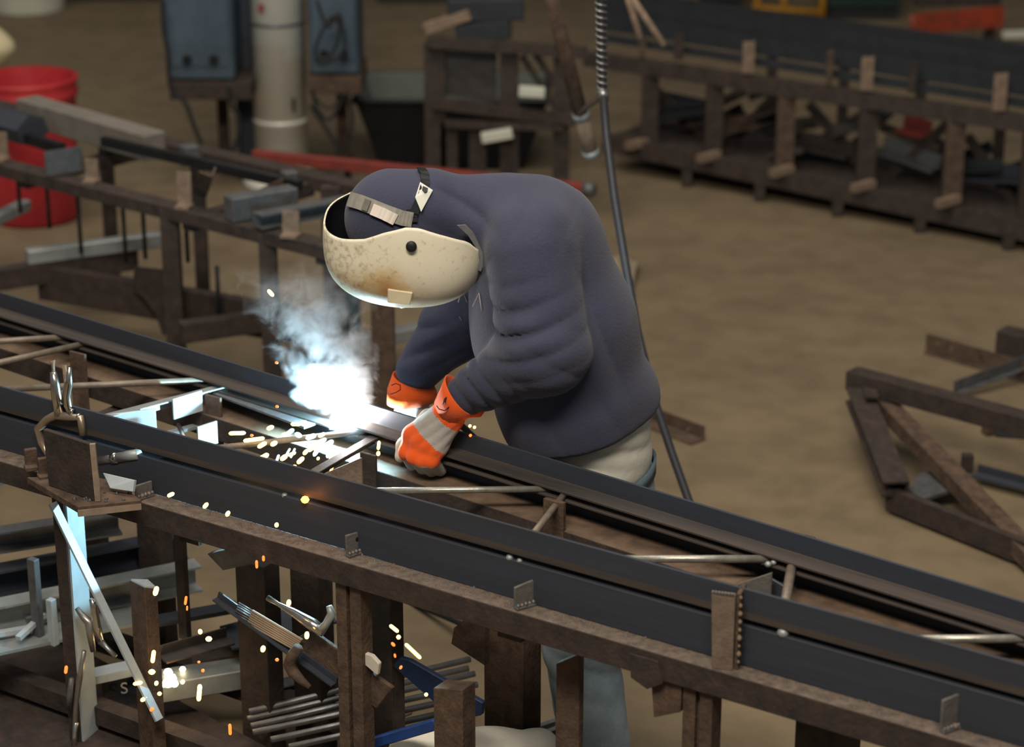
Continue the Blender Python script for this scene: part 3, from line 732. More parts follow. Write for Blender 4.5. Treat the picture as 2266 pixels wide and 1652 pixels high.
# ---- smoke rising from it
def smoke():
    c = Vector(aty(690, 800, 5.10)); c = Vector((c.x, 5.10, c.z))
    m = bpy.data.materials.new('welding_smoke'); m.use_nodes = True
    nt = m.node_tree; N, L = nt.nodes, nt.links
    N.remove(N['Principled BSDF'])
    out = N['Material Output']
    pv = N.new('ShaderNodeVolumePrincipled'); pv.inputs['Color'].default_value = (0.92, 0.94, 0.97, 1); pv.inputs['Anisotropy'].default_value = 0.0
    L.new(pv.outputs[0], out.inputs['Volume'])
    tc = N.new('ShaderNodeTexCoord')
    wn = N.new('ShaderNodeTexNoise'); wn.inputs['Scale'].default_value = 9.0; wn.inputs['Detail'].default_value = 3; L.new(tc.outputs['Object'], wn.inputs['Vector'])
    w1 = N.new('ShaderNodeVectorMath'); w1.operation = 'SUBTRACT'; w1.inputs[1].default_value = (0.5, 0.5, 0.5); L.new(wn.outputs['Color'], w1.inputs[0])
    w2 = N.new('ShaderNodeVectorMath'); w2.operation = 'MULTIPLY'; w2.inputs[1].default_value = (0.17, 0.17, 0.08); L.new(w1.outputs[0], w2.inputs[0])
    w3 = N.new('ShaderNodeVectorMath'); w3.operation = 'ADD'; L.new(w2.outputs[0], w3.inputs[0]); L.new(tc.outputs['Object'], w3.inputs[1])
    sx = N.new('ShaderNodeSeparateXYZ'); L.new(w3.outputs[0], sx.inputs[0])          # the plume billows instead of rising straight
    def M(op, a, b=None, c_=None, clamp=False):
        n = N.new('ShaderNodeMath'); n.operation = op; n.use_clamp = clamp
        for i, v in enumerate((a, b, c_)):
            if v is None: continue
            if isinstance(v, (int, float)): n.inputs[i].default_value = v
            else: L.new(v, n.inputs[i])
        return n.outputs[0]
    arcl = ARC - c
    h = M('SUBTRACT', sx.outputs['Z'], arcl.z)                       # height above the arc
    hn_ = M('MAXIMUM', h, 0.0)
    axx = M('MULTIPLY_ADD', hn_, -0.34, arcl.x + 0.010)                # the plume drifts to the left
    axy = M('MULTIPLY_ADD', hn_, 0.05, arcl.y)
    rad = M('MULTIPLY_ADD', hn_, 0.24, 0.052)
    dx = M('DIVIDE', M('SUBTRACT', sx.outputs['X'], axx), rad)
    dy = M('DIVIDE', M('SUBTRACT', sx.outputs['Y'], axy), rad)
    r2 = M('ADD', M('MULTIPLY', dx, dx), M('MULTIPLY', dy, dy))
    core = M('SUBTRACT', 1.0, r2)
    nz = N.new('ShaderNodeTexNoise'); nz.inputs['Scale'].default_value = 17; nz.inputs['Detail'].default_value = 5; nz.inputs['Roughness'].default_value = 0.62; nz.inputs['Distortion'].default_value = 0.9
    L.new(tc.outputs['Object'], nz.inputs['Vector'])
    k = M('MULTIPLY_ADD', nz.outputs['Fac'], 6.0, -3.05)
    s_ = M('ADD', M('MULTIPLY', core, 0.70), k)
    fade = M('MULTIPLY', M('SUBTRACT', 1.0, M('DIVIDE', hn_, 0.375), None, True), M('MULTIPLY_ADD', h, 12.0, 0.35, True), None, True)
    dn = M('MULTIPLY', M('MULTIPLY', M('MAXIMUM', s_, 0.0), fade), 24.0)
    L.new(dn, pv.inputs['Density'])
    g = G(); nn = 20; prof = []
    v = []
    for hh, rr in ((-0.03, 0.100), (0.03, 0.110), (0.12, 0.135), (0.22, 0.165), (0.38, 0.21), (0.42, 0.06)):
        cx = ARC.x + 0.010 - 0.34 * max(hh, 0); cy = ARC.y + 0.05 * max(hh, 0)
        for q in range(nn):
            a = 2 * math.pi * q / nn; v.append(Vector((cx + rr * 1.15 * math.cos(a), cy + rr * 1.15 * math.sin(a), ARC.z + hh)))
    f = [(i * nn + q, i * nn + (q + 1) % nn, (i + 1) * nn + (q + 1) % nn, (i + 1) * nn + q) for i in range(5) for q in range(nn)]
    f += [tuple(range(nn - 1, -1, -1)), tuple(range(5 * nn, 6 * nn))]
    o = g.add(v, f).done('welding_smoke', m)
    off = wloc(o) - c
    tcx = N.new('ShaderNodeVectorMath'); tcx.operation = 'ADD'; tcx.inputs[1].default_value = tuple(off)
    for lk in list(L):
        if lk.from_node == tc:
            dst = lk.to_socket; L.remove(lk); L.new(tcx.outputs[0], dst)
    L.new(tc.outputs['Object'], tcx.inputs[0])
    setp(o, 'pale smoke drifting up and left from the welding arc', 'smoke', kind='stuff')
smoke()

# ================================================================== the hall behind
def post(name, x0, y0, x1, y1, depthf, w, mt, parent, sec=None, **k):     # upright between two pixels on an upright plane
    a, b = depthf(x0, y0), depthf(x1, y1)
    m = Vector(((a.x + b.x) / 2, (a.y + b.y) / 2, 0))
    return bar(name, Vector((m.x, m.y, max(b.z, 0.0))), Vector((m.x, m.y, a.z)), sec or Bsec(w, w), mt, parent, up=(0, 1, 0), **k)

# ---- bench beyond the joist on the left
ZL = 0.72
LF0, LF1 = atz(0, 366, ZL), atz(730, 550, ZL)
LD = (LF1 - LF0).normalized(); LN = Vector((-LD.y, LD.x, 0)); LN = LN if LN.y > 0 else -LN
lb = thing('assembly_bench', 'dark angle-iron bench with tan clips between the red barrel and the joist', 'bench', (LF0 + LF1) / 2 - Vector((0, 0, ZL)))
bar('front_rail', LF0 - LD * 1.0, LF1 + LD * 0.45, Lsec(-0.08, -0.045, 0.008), M_RUSTD, lb)
bar('rear_rail', LF0 - LD * 1.0 + LN * 0.62, LF1 + LD * 0.45 + LN * 0.62, Lsec(-0.08, -0.05, 0.008), M_RUSTD, lb)
lp = lambda x, y, off=0.0: atv(x, y, LF0, LF1, off)
for (x, y, w, off, mt) in ((375, 470, 0.062, 0.03, M_RUSTD), (592, 525, 0.058, 0.03, M_RUSTD), (-60, 360, 0.06, 0.03, M_RUSTD), (845, 590, 0.075, 0.03, M_RUST)):
    p = lp(x, y, off); bar('post', (p.x, p.y, 0), (p.x, p.y, ZL - 0.008), Bsec(w, w), mt, lb, up=(0, 1, 0))
for (x, y, w, off) in ((240, 430, 0.05, 0.60), (735, 520, 0.07, 0.60), (440, 440, 0.05, 0.6)):
    p = lp(x, y, off); bar('post', (p.x, p.y, 0), (p.x, p.y, ZL - 0.01), Bsec(w, w), M_RUSTD, lb, up=(0, 1, 0))
for t in (0.1, 1.0, 1.65, 2.3):
    a = LF0 + LD * t; bar('cross_tie', a + LN * 0.02 - Vector((0, 0, 0.05)), a + LN * 0.64 - Vector((0, 0, 0.05)), Bsec(0.05, 0.05), M_RUSTD, lb)
# lower shelf of that bench
ZS = 0.26
sa, sb = atz(90, 586, ZS + 0.1), atz(705, 688, ZS + 0.1)
bar('shelf_beam', sa, sb, Bsec(0.05, 0.13, 0, -0.065), M_RUSTD, lb)
ca, cb_ = atz(-60, 625, ZS + 0.08), atz(300, 570, ZS + 0.08)
bar('shelf_tie', ca, cb_, Bsec(0.06, 0.08), M_RUSTD, lb)
bar('shelf_tie', atz(400, 735, 0.30), atz(640, 700, 0.30), Bsec(0.06, 0.07), M_RUSTD, lb)
G().poly([lp(x, y, 0.06) for x, y in ((300, 590), (398, 600), (400, 745), (362, 740), (345, 690), (318, 655), (296, 640))], 0.012).done('gusset', M_RUSTD, lb)
for (x, y0, y1) in ((110, 385, 505), (45, 372, 470), (180, 405, 560), (279, 430, 580), (322, 440, 572), (416, 470, 580), (485, 590, 700)):
    p = lp(x, y0, 0.1); q = lp(x, y1, 0.1)
    rod('hanger_rod', [q, Vector((q.x, q.y, min(p.z, ZL - 0.01)))], 0.008, M_BLACK, lb, 8)
# tan clips standing on the rails
for (x, y0, y1, w, mt) in ((205, 352, 400, 30, M_RUSTL), (410, 382, 456, 32, M_RUSTL), (645, 470, 520, 36, M_RUSTL), (8, 290, 352, 24, M_RUSTL)):
    p = atz(x, y1, ZL); h = (y1 - y0) / 600.0
    g = G(); g.box(p + Vector((0, 0, h / 2 + 0.001)), w / 610.0, 0.012, h, math.radians(-14)); g.box(p + Vector((0, -0.02, 0.006)), w / 610.0, 0.06, 0.010, math.radians(-14))
    g.done('rail_clip', mt, lb)

def stock(name, label, cat, a, b, za, zb, sec, mt, group=None, up_=(0, 0, 1), **k):     # a loose length of steel
    o = bar(name, atz(*a, za), atz(*b, zb), sec, mt, None, up=up_, **k)
    return setp(o, label, cat, group)
stock('box_beam', 'grey-brown square beam lying on the left bench in front of the red barrel', 'beam', (62, 268), (345, 352), ZL + 0.02, ZL + 0.02, Bsec(0.10, 0.10, 0, 0.05), mat('weathered_grey_steel', (0.20, 0.175, 0.15), 0.7, 0.1, 0.3, 12), bevel=0.004)
stock('steel_bar', 'thin black bar running along the back of the left bench towards the silver column', 'bar', (228, 312), (665, 411), ZL + 0.10, ZL + 0.06, Bsec(0.03, 0.035), M_BLACKP)
stock('steel_bar', 'short black bar end in front of the red barrel', 'bar', (18, 294), (138, 329), ZL + 0.03, ZL + 0.03, Bsec(0.035, 0.04), M_BLACKP)
stock('steel_plate', 'small grey plate leaning on the left bench before the barrel', 'plate', (100, 362), (182, 350), ZL + 0.06, ZL + 0.06, Bsec(0.012, 0.09), M_STEELD)
stock('box_tube', 'short grey box tube on the left bench under the thin black bar', 'tube', (505, 462), (650, 437), ZL + 0.045, ZL + 0.045, Bsec(0.07, 0.085), M_STEELD, bevel=0.003)
stock('steel_channel', 'grey channel lying across the left bench beside the welder\'s head', 'channel', (560, 500), (760, 462), ZL + 0.01, ZL + 0.01, Csec(0.06, 0.05, 0.006), M_STEELD)
stock('angle_offcut', 'brown angle offcut at the back of the left bench below the column', 'offcut', (575, 448), (640, 418), ZL + 0.03, ZL + 0.03, Lsec(0.05, 0.05, 0.006), M_RUST)
stock('angle_offcut', 'rusty angle offcut standing among the clips on the left bench', 'offcut', (455, 440), (470, 392), ZL + 0.01, ZL + 0.14, Lsec(0.05, 0.04, 0.006), M_RUST, up_=(0, 1, 0))
stock('hand_clamp', 'dark lump of scrap steel at the far left end of the left bench', 'scrap', (-30, 262), (75, 292), ZL + 0.05, ZL + 0.05, [(0.06, -0.04), (0.08, 0.02), (0.02, 0.07), (-0.05, 0.05), (-0.07, -0.01), (-0.02, -0.05)], M_SCALE)
for i, (x, y, s, lab) in enumerate(((292, 318, 0.05, 'first small dark steel block behind the thin black bar'), (348, 322, 0.055, 'taller dark steel block behind the thin black bar'), (418, 340, 0.06, 'low dark steel block behind the thin black bar near the cable'), (640, 395, 0.05, 'dark square block at the end of the thin black bar'))):
    p = atz(x, y, ZL + 0.05)
    o = G().box(p, s, s, s * 1.1, 0.5).box(p + Vector((0, 0, -s * 0.5)), s * 1.5, s * 1.2, 0.012, 0.5).done('steel_block', M_STEELD, bevel=0.003); setp(o, lab, 'block', 'blocks on the left bench')
stock('galvanised_channel', 'pale galvanised channel on the lower shelf of the left bench', 'channel', (60, 585), (355, 545), ZS + 0.12, ZS + 0.12, Bsec(0.05, 0.055, 0, 0.03), M_GALV, bevel=0.004)
stock('galvanised_channel', 'pale galvanised channel lying behind the welding smoke', 'channel', (640, 800), (945, 742), 0.12, 0.12, Bsec(0.06, 0.05, 0, 0.025), M_GALV, bevel=0.004)
stock('painted_tube', 'short teal-grey tube end poking out at the left edge', 'tube', (-40, 500), (58, 452), 0.50, 0.50, Bsec(0.05, 0.045), M_GALV, bevel=0.006)
p = atz(783, 790, 0.0)
o = rod('gas_cylinder', [p, p + Vector((0, 0, 0.30)), p + Vector((0, 0, 0.36)), p + Vector((0, 0, 0.38))], [0.030, 0.030, 0.02, 0.012], mat('teal_enamel', (0.05, 0.10, 0.13), 0.4, 0.1, 0.2), None, 18); setp(o, 'small teal gas cylinder below the welding helmet', 'cylinder')

# ---- red barrel and pale drum
def barrel(name, c, r0, r1, h, mt, inner, label, ribs=True):
    t = thing(name, label, 'barrel', c)
    prof = [(0.001, 0), (r0, 0), (r0 + 0.004, 0.02), (r0 + (r1 - r0) * 0.5, h * 0.5), (r1 - 0.002, h * 0.86), (r1 + 0.010, h * 0.88), (r1 + 0.010, h * 0.91), (r1, h * 0.93), (r1 + 0.012, h * 0.98), (r1 + 0.014, h), (r1 - 0.004, h)]
    G().lathe(c, prof, 40).done('shell', mt, t, smooth=True)
    G().lathe(Vector(c), [(r1 - 0.004, h), (r1 - 0.012, h * 0.9), (r0 - 0.01, 0.03), (0.001, 0.03)], 40).done('lining', inner, t, smooth=True)
    return t
bc = atz(78, 480, 0); barrel('red_barrel', bc, 0.20, 0.225, 0.66, M_RED, M_RED, 'red plastic barrel standing behind the left bench')
dc = atz(62, 22, 0); barrel('pale_drum', dc, 0.24, 0.25, 0.8, M_OFFW, M_OFFW, 'pale greenish-white drum at the top left corner')

# ---- a second cream helmet hung on a stand at the left edge
hst = thing('helmet_stand', 'dark steel stand with a hook at the left edge', 'stand', atz(-70, 300, 0))
hb = Vector(hst.location)
rod('pole', [hb, hb + Vector((0, 0, 1.02))], 0.02, M_RUSTD, hst); G().box(hb + Vector((0, 0, 0.01)), 0.3, 0.3, 0.02).done('base_plate', M_RUSTD, hst)
hh = thing('spare_helmet', 'cream welding helmet edge at the far left above the red barrel', 'helmet', tuple(hb + Vector((0, 0, 1.02))))
sx_ = aty(35, 105, hb.y); ctr = Vector((hb.x, hb.y, sx_.z)); rx = sx_.x - hb.x
g = G(); n = 28; m_ = 14; v = []
for j in range(m_ + 1):
    e_ = -1 + 2 * j / m_
    rr = (1 - abs(e_) ** 1.5) ** 0.75
    for k in range(n):
        a = 2 * math.pi * k / n; v.append(ctr + Vector((rx * rr * math.cos(a), 0.16 * rr * math.sin(a), e_ * 0.20)))
g.add(v, [(j * n + k, j * n + (k + 1) % n, (j + 1) * n + (k + 1) % n, (j + 1) * n + k) for j in range(m_) for k in range(n)])
g.done('shell', mat('cream_fibre', (0.66, 0.58, 0.36), 0.5, 0, 0.12, 6), hh, smooth=True)
G().box(ctr + Vector((rx * 0.55, -0.12, 0.03)), 0.07, 0.02, 0.07).done('lens_frame', M_BLACKP, hh)

# ---- silver column with two blue welding machines
YC = atz(625, 405, 0).y
cc = aty(622, 300, YC); cc = Vector((cc.x, YC, 0))
colm = thing('column', 'silver painted round column between two blue welding machines', 'column', cc)
rod('pipe', [cc, cc + Vector((0, 0, 3.2))], 0.128, M_SILVER, colm, 40)
for y in (58, 276):
    z = aty(622, y, YC - 0.12).z
    G().lathe(cc + Vector((0, 0, z)), [(0.128, -0.010), (0.1315, -0.008), (0.1315, 0.008), (0.128, 0.010)], 40).done('band', M_STEELD if y == 58 else M_SILVER, colm, smooth=True)
G().lathe(cc, [(0.001, 0.0), (0.19, 0.0), (0.19, 0.02), (0.165, 0.05), (0.13, 0.07), (0.128, 0.09)], 40).done('base_collar', M_SILVER, colm, smooth=True)
sl = aty(650, 232, YC - 0.125); G().box((sl.x, sl.y, sl.z), 0.012, 0.03, 0.06).done('slot_cover', M_BLACKP, colm)
lbp = aty(578, 18, YC - 0.122); G().box(lbp, 0.028, 0.02, 0.035).done('red_tag', M_REDP, colm)
ib = aty(543, 300, YC + 0.10)
ibm = thing('steel_column', 'dark H-section building column beside the silver one', 'column', (ib.x, YC + 0.12, 0))
for nm, bx, sx1, sy1 in (('flange', -0.0, 0.012, 0.16), ('flange', 0.10, 0.012, 0.16), ('web', 0.05, 0.10, 0.010)):
    G().box((ib.x - 0.025 + bx, YC + 0.12, 1.6), sx1, sy1, 3.2).done(nm, M_SCALE, ibm)
def machine(x0, x1, ytop, ybot, yc, label, side):
    a = aty(x0, ybot, yc); b = aty(x1, ybot, yc)
    w = b.x - a.x; zc = a.z; h = 0.85
    t = thing('welding_machine', label, 'welding machine', ((a.x + b.x) / 2, yc + 0.2, zc), 'blue welding machines on the column')
    c = Vector(((a.x + b.x) / 2, yc + 0.2, zc))
    G().box(c + Vector((0, 0, h / 2)), w, 0.40, h).done('cabinet', M_BLUEC, t, bevel=0.012)
    G().box(c + Vector((0, -0.202, h * 0.5)), w * 0.86, 0.006, h * 0.84).done('front_panel', M_BLUEC, t, bevel=0.003)
    for k in range(5): G().box(c + Vector((w * 0.1, -0.207, h * 0.62 + k * 0.03)), w * 0.4, 0.005, 0.012).done('vent_slat', M_BLUEC, t)
    for k in (-1, 1): G().lathe(c + Vector((k * w * 0.2, -0.205, 0.10)), [(0.001, 0.02), (0.02, 0.02), (0.024, 0)], 14, (0, -1, 0)).done('socket', M_BLACKP, t)
    return t
mA = machine(372, 520, 0, 178, YC - 0.20, 'left of the two blue welding machines beside the silver column', -1)
mB = machine(686, 795, 0, 166, YC - 0.10, 'right of the two blue welding machines, hung with coiled cable', 1)
def shelf(x0, x1, y, ydep, label, mt):
    a = aty(x0, y, ydep); b = aty(x1, y, ydep)
    t = thing('machine_shelf', label, 'shelf', ((a.x + b.x) / 2, ydep + 0.2, 0), 'shelves under the welding machines')
    c = Vector(((a.x + b.x) / 2, ydep + 0.22, a.z - 0.045)); w = b.x - a.x
    G().box(c, w, 0.46, 0.085).done('tray', mt, t, bevel=0.004)
    G().box(c + Vector((0, 0.19, -0.045 - (c.z - 0.045) / 2)), 0.05, 0.05, c.z - 0.045).done('leg', mt, t)
shelf(374, 556, 180, YC - 0.21, 'dark steel shelf carrying the left blue machine', M_RUSTD)
shelf(680, 800, 168, YC - 0.11, 'rusty red-brown shelf carrying the right blue machine', M_RUST)
def cable(pxs, y, r, label, mt=M_BLACK, name='welding_cable', z1=None):
    pts = [aty(px, py, yy) for (px, py), yy in zip(pxs, y if isinstance(y, (list, tuple)) else [y] * len(pxs))]
    sm = []
    for i in range(len(pts) - 1):                                  # Catmull-Rom
        p0, p1, p2, p3 = pts[max(i - 1, 0)], pts[i], pts[i + 1], pts[min(i + 2, len(pts) - 1)]
        for k in range(8):
            t = k / 8
            sm.append(0.5 * ((2 * p1) + (p2 - p0) * t + (2 * p0 - 5 * p1 + 4 * p2 - p3) * t * t + (3 * p1 - p0 - 3 * p2 + p3) * t ** 3))
    sm.append(pts[-1])
    o = rod(name, sm, r, mt, None, 8); return setp(o, label, 'cable', 'cables on the welding machines')
cable([(360, 0), (362, 60), (372, 120), (378, 190), (410, 228), (430, 280), (452, 335), (455, 352)], YC - 0.43, 0.011, 'thick black cable hanging down the left edge of the left blue machine')
cable([(505, 190), (515, 235), (526, 255), (528, 300), (510, 340), (488, 362)], YC - 0.22, 0.012, 'black cable curving from under the left machine towards the bench')
cable([(700, 0), (725, 60), (748, 30), (760, 70), (762, 110), (735, 132), (708, 142), (698, 110), (718, 60), (742, 35), (750, 80), (730, 125), (705, 130)], YC - 0.34, 0.008, 'coil of dark cable hung on the right blue machine')
cable([(690, 200), (702, 240), (725, 265), (748, 240), (762, 205)], YC - 0.2, 0.009, 'short loop of cable below the rusty shelf')
cable([(686, 232), (706, 262), (735, 305), (755, 336), (775, 300), (778, 250), (768, 205)], YC - 0.22, 0.010, 'long loop of cable below the rusty shelf')
cable([(692, 210), (725, 240), (755, 222)], YC - 0.15, 0.006, 'thin slack cable behind the loops below the rusty shelf')

# ---- long red bar on trestles and the black tub
YR = 9.55
ra, rb = aty(562, 343, YR + 0.25), aty(1292, 418, YR - 0.35)
rt = thing('red_trestle_bar', 'long red-painted steel bar on low dark trestles behind the welder', 'bar', ((ra.x + rb.x) / 2, YR, 0))
bar('bar', ra, rb, Bsec(0.045, 0.048), M_REDP, rt, bevel=0.004)
dr = (rb - ra).normalized()
G().lathe(rb, [(0.001, 0.0), (0.032, 0.0), (0.034, 0.03), (0.026, 0.05), (0.001, 0.05)], 18, tuple(dr)).done('end_cap', M_STEELD, rt, smooth=True)
for t in (0.28, 0.62, 0.93):
    q = ra.lerp(rb, t)
    for s in (-1, 1):
        bar('trestle_leg', Vector((q.x + s * 0.06, q.y + 0.12 * s, 0)), q + Vector((0, 0, -0.025)), Bsec(0.045, 0.045), M_RUSTD, rt)
tc = atz(1000, 392, 0); tc.y += 0.35
tub = thing('mixing_tub', 'big black tapered tub with grey inside, behind the welder\'s head', 'tub', tc)
def trect(cx, cy, w, d, z): return [Vector((cx + x * w / 2, cy + y * d / 2, z)) for x, y in ((-1, -1), (1, -1), (1, 1), (-1, 1))]
v = trect(tc.x, tc.y, 0.70, 0.42, 0.0) + trect(tc.x, tc.y, 0.94, 0.62, 0.36) + trect(tc.x, tc.y, 0.98, 0.66, 0.36) + trect(tc.x, tc.y, 0.98, 0.66, 0.385) + trect(tc.x, tc.y, 0.93, 0.61, 0.385)
G().add(v, [(3, 2, 1, 0)] + [(r * 4 + i, r * 4 + (i + 1) % 4, r * 4 + 4 + (i + 1) % 4, r * 4 + 4 + i) for r in range(4) for i in range(4)]).done('shell', M_BLACKP, tub, bevel=0.01)
v = trect(tc.x, tc.y, 0.93, 0.61, 0.384) + trect(tc.x, tc.y, 0.69, 0.41, 0.03)
G().add(v, [(4, 5, 6, 7)] + [(i, (i + 1) % 4, 4 + (i + 1) % 4, 4 + i) for i in range(4)]).done('lining', M_TEALP, tub)

# ---- steel stand before the tub
YS = 10.05
st = thing('steel_stand', 'dark rusty stand of posts and shelves at the end of the rear bench', 'stand', (aty(1040, 380, YS).x, YS, 0))
P_ = lambda x, y: aty(x, y, YS)
for (x0, x1, yt, yb, mt) in ((938, 985, 95, 420, M_RUSTD), (975, 1012, 268, 420, M_RUSTD), (1038, 1076, 290, 420, M_RUSTD), (1106, 1148, 105, 420, M_RUSTD), (1225, 1262, 100, 420, M_RUSTD)):
    a, b = P_(x0, yt), P_(x1, yt)
    bar('post', (a.x / 2 + b.x / 2, YS, 0), (a.x / 2 + b.x / 2, YS, a.z), Bsec(b.x - a.x, 0.06), mt, st, up=(0, 1, 0))
for (x0, y0, x1, y1, h) in ((945, 88, 1300, 112, 0.05), (960, 222, 1275, 262, 0.05), (985, 268, 1245, 275, 0.035)):
    bar('shelf_rail', P_(x0, y0) + Vector((0, -0.04, 0)), P_(x1, y1) + Vector((0, -0.04, 0)), Bsec(0.05, h), M_RUSTD, st)
G().poly([P_(x, y) + Vector((0, 0.06, 0)) for x, y in ((960, 110), (1100, 118), (1098, 225), (962, 215))], 0.02).done('back_panel', M_SCALE_BR, st)
for (x0, y0, x1, y1) in ((1155, 125, 1240, 255), (1185, 120, 1265, 245)):
    bar('brace', P_(x0, y0), P_(x1, y1), Bsec(0.02, 0.03), M_RUSTD, st)
for (x0, y0, x1, y1, lab) in ((1066, 296, 1134, 284, 'pale block on the lower shelf of the dark stand'), (1148, 192, 1205, 196, 'pale block on the upper shelf of the dark stand')):
    o = bar('pale_block', P_(x0, y0) + Vector((0, -0.08, 0)), P_(x1, y1) + Vector((0, -0.08, 0)), Bsec(0.05, 0.045), M_OFFW, None, bevel=0.004); setp(o, lab, 'block', 'pale blocks on the dark stand')
o = bar('timber_offcut', P_(940, 65), P_(1040, 30), Bsec(0.05, 0.05), M_RUSTL, None, bevel=0.003); setp(o, 'tan offcut lying on top of the dark stand', 'offcut')
for (x0, y0, x1, y1, hh_, lab) in ((990, 25, 1160, 20, 0.10, 'dark grey crate on top of the dark stand'), (1010, 78, 1130, 62, 0.09, 'lower dark grey bundle on the dark stand')):
    o = bar('steel_bundle', P_(x0, y0) + Vector((0, 0.1, 0)), P_(x1, y1) + Vector((0, 0.1, 0)), Bsec(0.24, hh_), M_DARKST, None, bevel=0.006); setp(o, lab, 'bundle')

# ---- long rear bench with its joists
RB0, RB1 = atz(1515, 412, 0), atz(2230, 552, 0)
RDn = (RB1 - RB0).normalized(); RNn = Vector((-RDn.y, RDn.x, 0)); RNn = RNn if RNn.y > 0 else -RNn
rp = lambda x, y, off=0.0: atv(x, y, RB0, RB1, off)
rbn = thing('rear_bench', 'long rusty two-level bench across the upper right with tan clips and blocks', 'bench', (RB0 + RB1) / 2)
def lift(a, dz): return Vector((a.x, a.y, a.z + dz))
ua, ub = rp(1290, 118, 0.02), rp(2380, 278, 0.02)
bar('upper_rail', ua, ub, Lsec(-0.08, -0.065, 0.009), M_RUSTD, rbn)
la, lb_ = rp(1340, 296, 0.02), rp(2380, 512, 0.02)
bar('lower_beam', la, lb_, Bsec(0.05, 0.085, 0, -0.04), M_RUSTD, rbn)
bar('rear_rail', ua + RNn * 0.75, ub + RNn * 0.75, Bsec(0.06, 0.06), M_RUSTD, rbn)
for (x, yt) in ((1583, 165), (1742, 188), (1924, 214), (2118, 242), (1440, 145), (2290, 265)):
    p = rp(x, yt, 0.06); lowz = rp(x, 296 + (x - 1340) * 0.2077, 0.06).z
    bar('post', (p.x, p.y, max(lowz - 0.06, 0.05)), (p.x, p.y, p.z - 0.03), Bsec(0.082, 0.05), M_RUST if x in (1742, 2118) else M_RUSTD, rbn, up=(0, 1, 0))
for (x, y) in ((1519, 412), (1680, 442), (1852, 477), (2034, 511), (2230, 550), (2400, 585)):
    p = rp(x, y); top = rp(x, 296 + (x - 1340) * 0.2077 + 42, 0.0).z
    bar('leg', (p.x, p.y, 0), (p.x, p.y, max(top, 0.08)), Bsec(0.046, 0.046), M_RUSTD, rbn, up=(0, 1, 0))
    bar('leg', (p.x + RNn.x * 0.75, p.y + RNn.y * 0.75, 0), (p.x + RNn.x * 0.75, p.y + RNn.y * 0.75, ua.z - 0.03), Bsec(0.046, 0.046), M_RUSTD, rbn, up=(0, 1, 0))
for (x, y) in ((1408, 318), (1568, 346), (1730, 378), (1910, 411), (2098, 445)):
    p = rp(x, y, -0.02)
    bar('block', p - Vector((0.052, 0.03, 0.006)), p + Vector((0.052, 0.03, 0.006)), Bsec(0.04, 0.035), M_RUSTL, rbn)
for (x, y0, y1, w, mt) in ((1668, 92, 162, 26, M_RUSTL), (1931, 126, 200, 27, M_RUSTL), (2225, 162, 246, 28, M_RUSTL), (1512, 72, 132, 22, M_RUSTD), (1842, 112, 188, 14, M_RUST), (2026, 140, 206, 16, M_RUSTD), (1428, 85, 130, 16, M_RUST)):
    a, b = rp(x, y0, 0.05), rp(x, y1, 0.05)
    g = G(); g.prism((b.x, b.y, b.z), (b.x, b.y, a.z), Lsec(w / 480.0, 0.03, 0.008), (0, 1, 0)); g.done('clip', mt, rbn)
for (x0, y0, x1, y1) in ((1605, 330, 1720, 205), (1660, 215, 1735, 190), (1760, 205, 1690, 180), (1790, 230, 1900, 360), (1960, 400, 2100, 270), (1950, 280, 2080, 330), (1430, 180, 1560, 300), (2140, 300, 2260, 470)):
    bar('brace', rp(x0, y0, 0.3), rp(x1, y1, 0.3), Bsec(0.03, 0.04), M_RUSTD, rbn)
for i, (x0, y0, x1, y1, off, hh_, lab) in enumerate(((1330, 66, 2380, 231, 0.18, 0.085, 'nearest dark joist chord lying on the rear bench'), (1330, 82, 2380, 246, 0.10, 0.035, 'thin dark bar lying below the joist chords on the rear bench'), (1330, 34, 2380, 192, 0.36, 0.10, 'middle dark joist chord lying on the rear bench'), (1330, 12, 2380, 158, 0.55, 0.09, 'farthest dark joist chord lying on the rear bench'))):
    o = bar('joist_chord', rp(x0, y0, off), rp(x1, y1, off), Lsec(-0.05, hh_, 0.006) if i != 1 else Bsec(0.03, hh_), M_DARKST, None); setp(o, lab, 'joist chord', 'steel stacked on the rear bench')
bar('shelf_plate', la + RNn * 0.38 - Vector((0, 0, 0.02)), lb_ + RNn * 0.38 - Vector((0, 0, 0.02)), Bsec(0.70, 0.012), M_RUSTD, rbn)
rs = random.Random(11)
for k in range(26):
    t = rs.uniform(0.05, 0.98); off = rs.uniform(0.14, 0.66)
    c = la.lerp(lb_, t) + RNn * off + Vector((0, 0, rs.uniform(0.0, 0.16)))
    d = (RDn * rs.uniform(0.4, 1) + RNn * rs.uniform(-0.6, 0.6) + Vector((0, 0, rs.uniform(-0.15, 0.5)))).normalized() * rs.uniform(0.12, 0.30)
    o = bar('scrap_piece', c - d * 0.3, c + d, rs.choice([Lsec(0.06, 0.05, 0.008), Bsec(0.05, 0.03), Csec(0.05, 0.06, 0.008)]), rs.choice([M_DARKST, M_RUSTD, M_SCALE_BR, M_DARKST]), None)
    setp(o, 'dark piece of scrap steel piled on the lower shelf of the rear bench', 'scrap', 'scrap pile on the rear bench shelf')
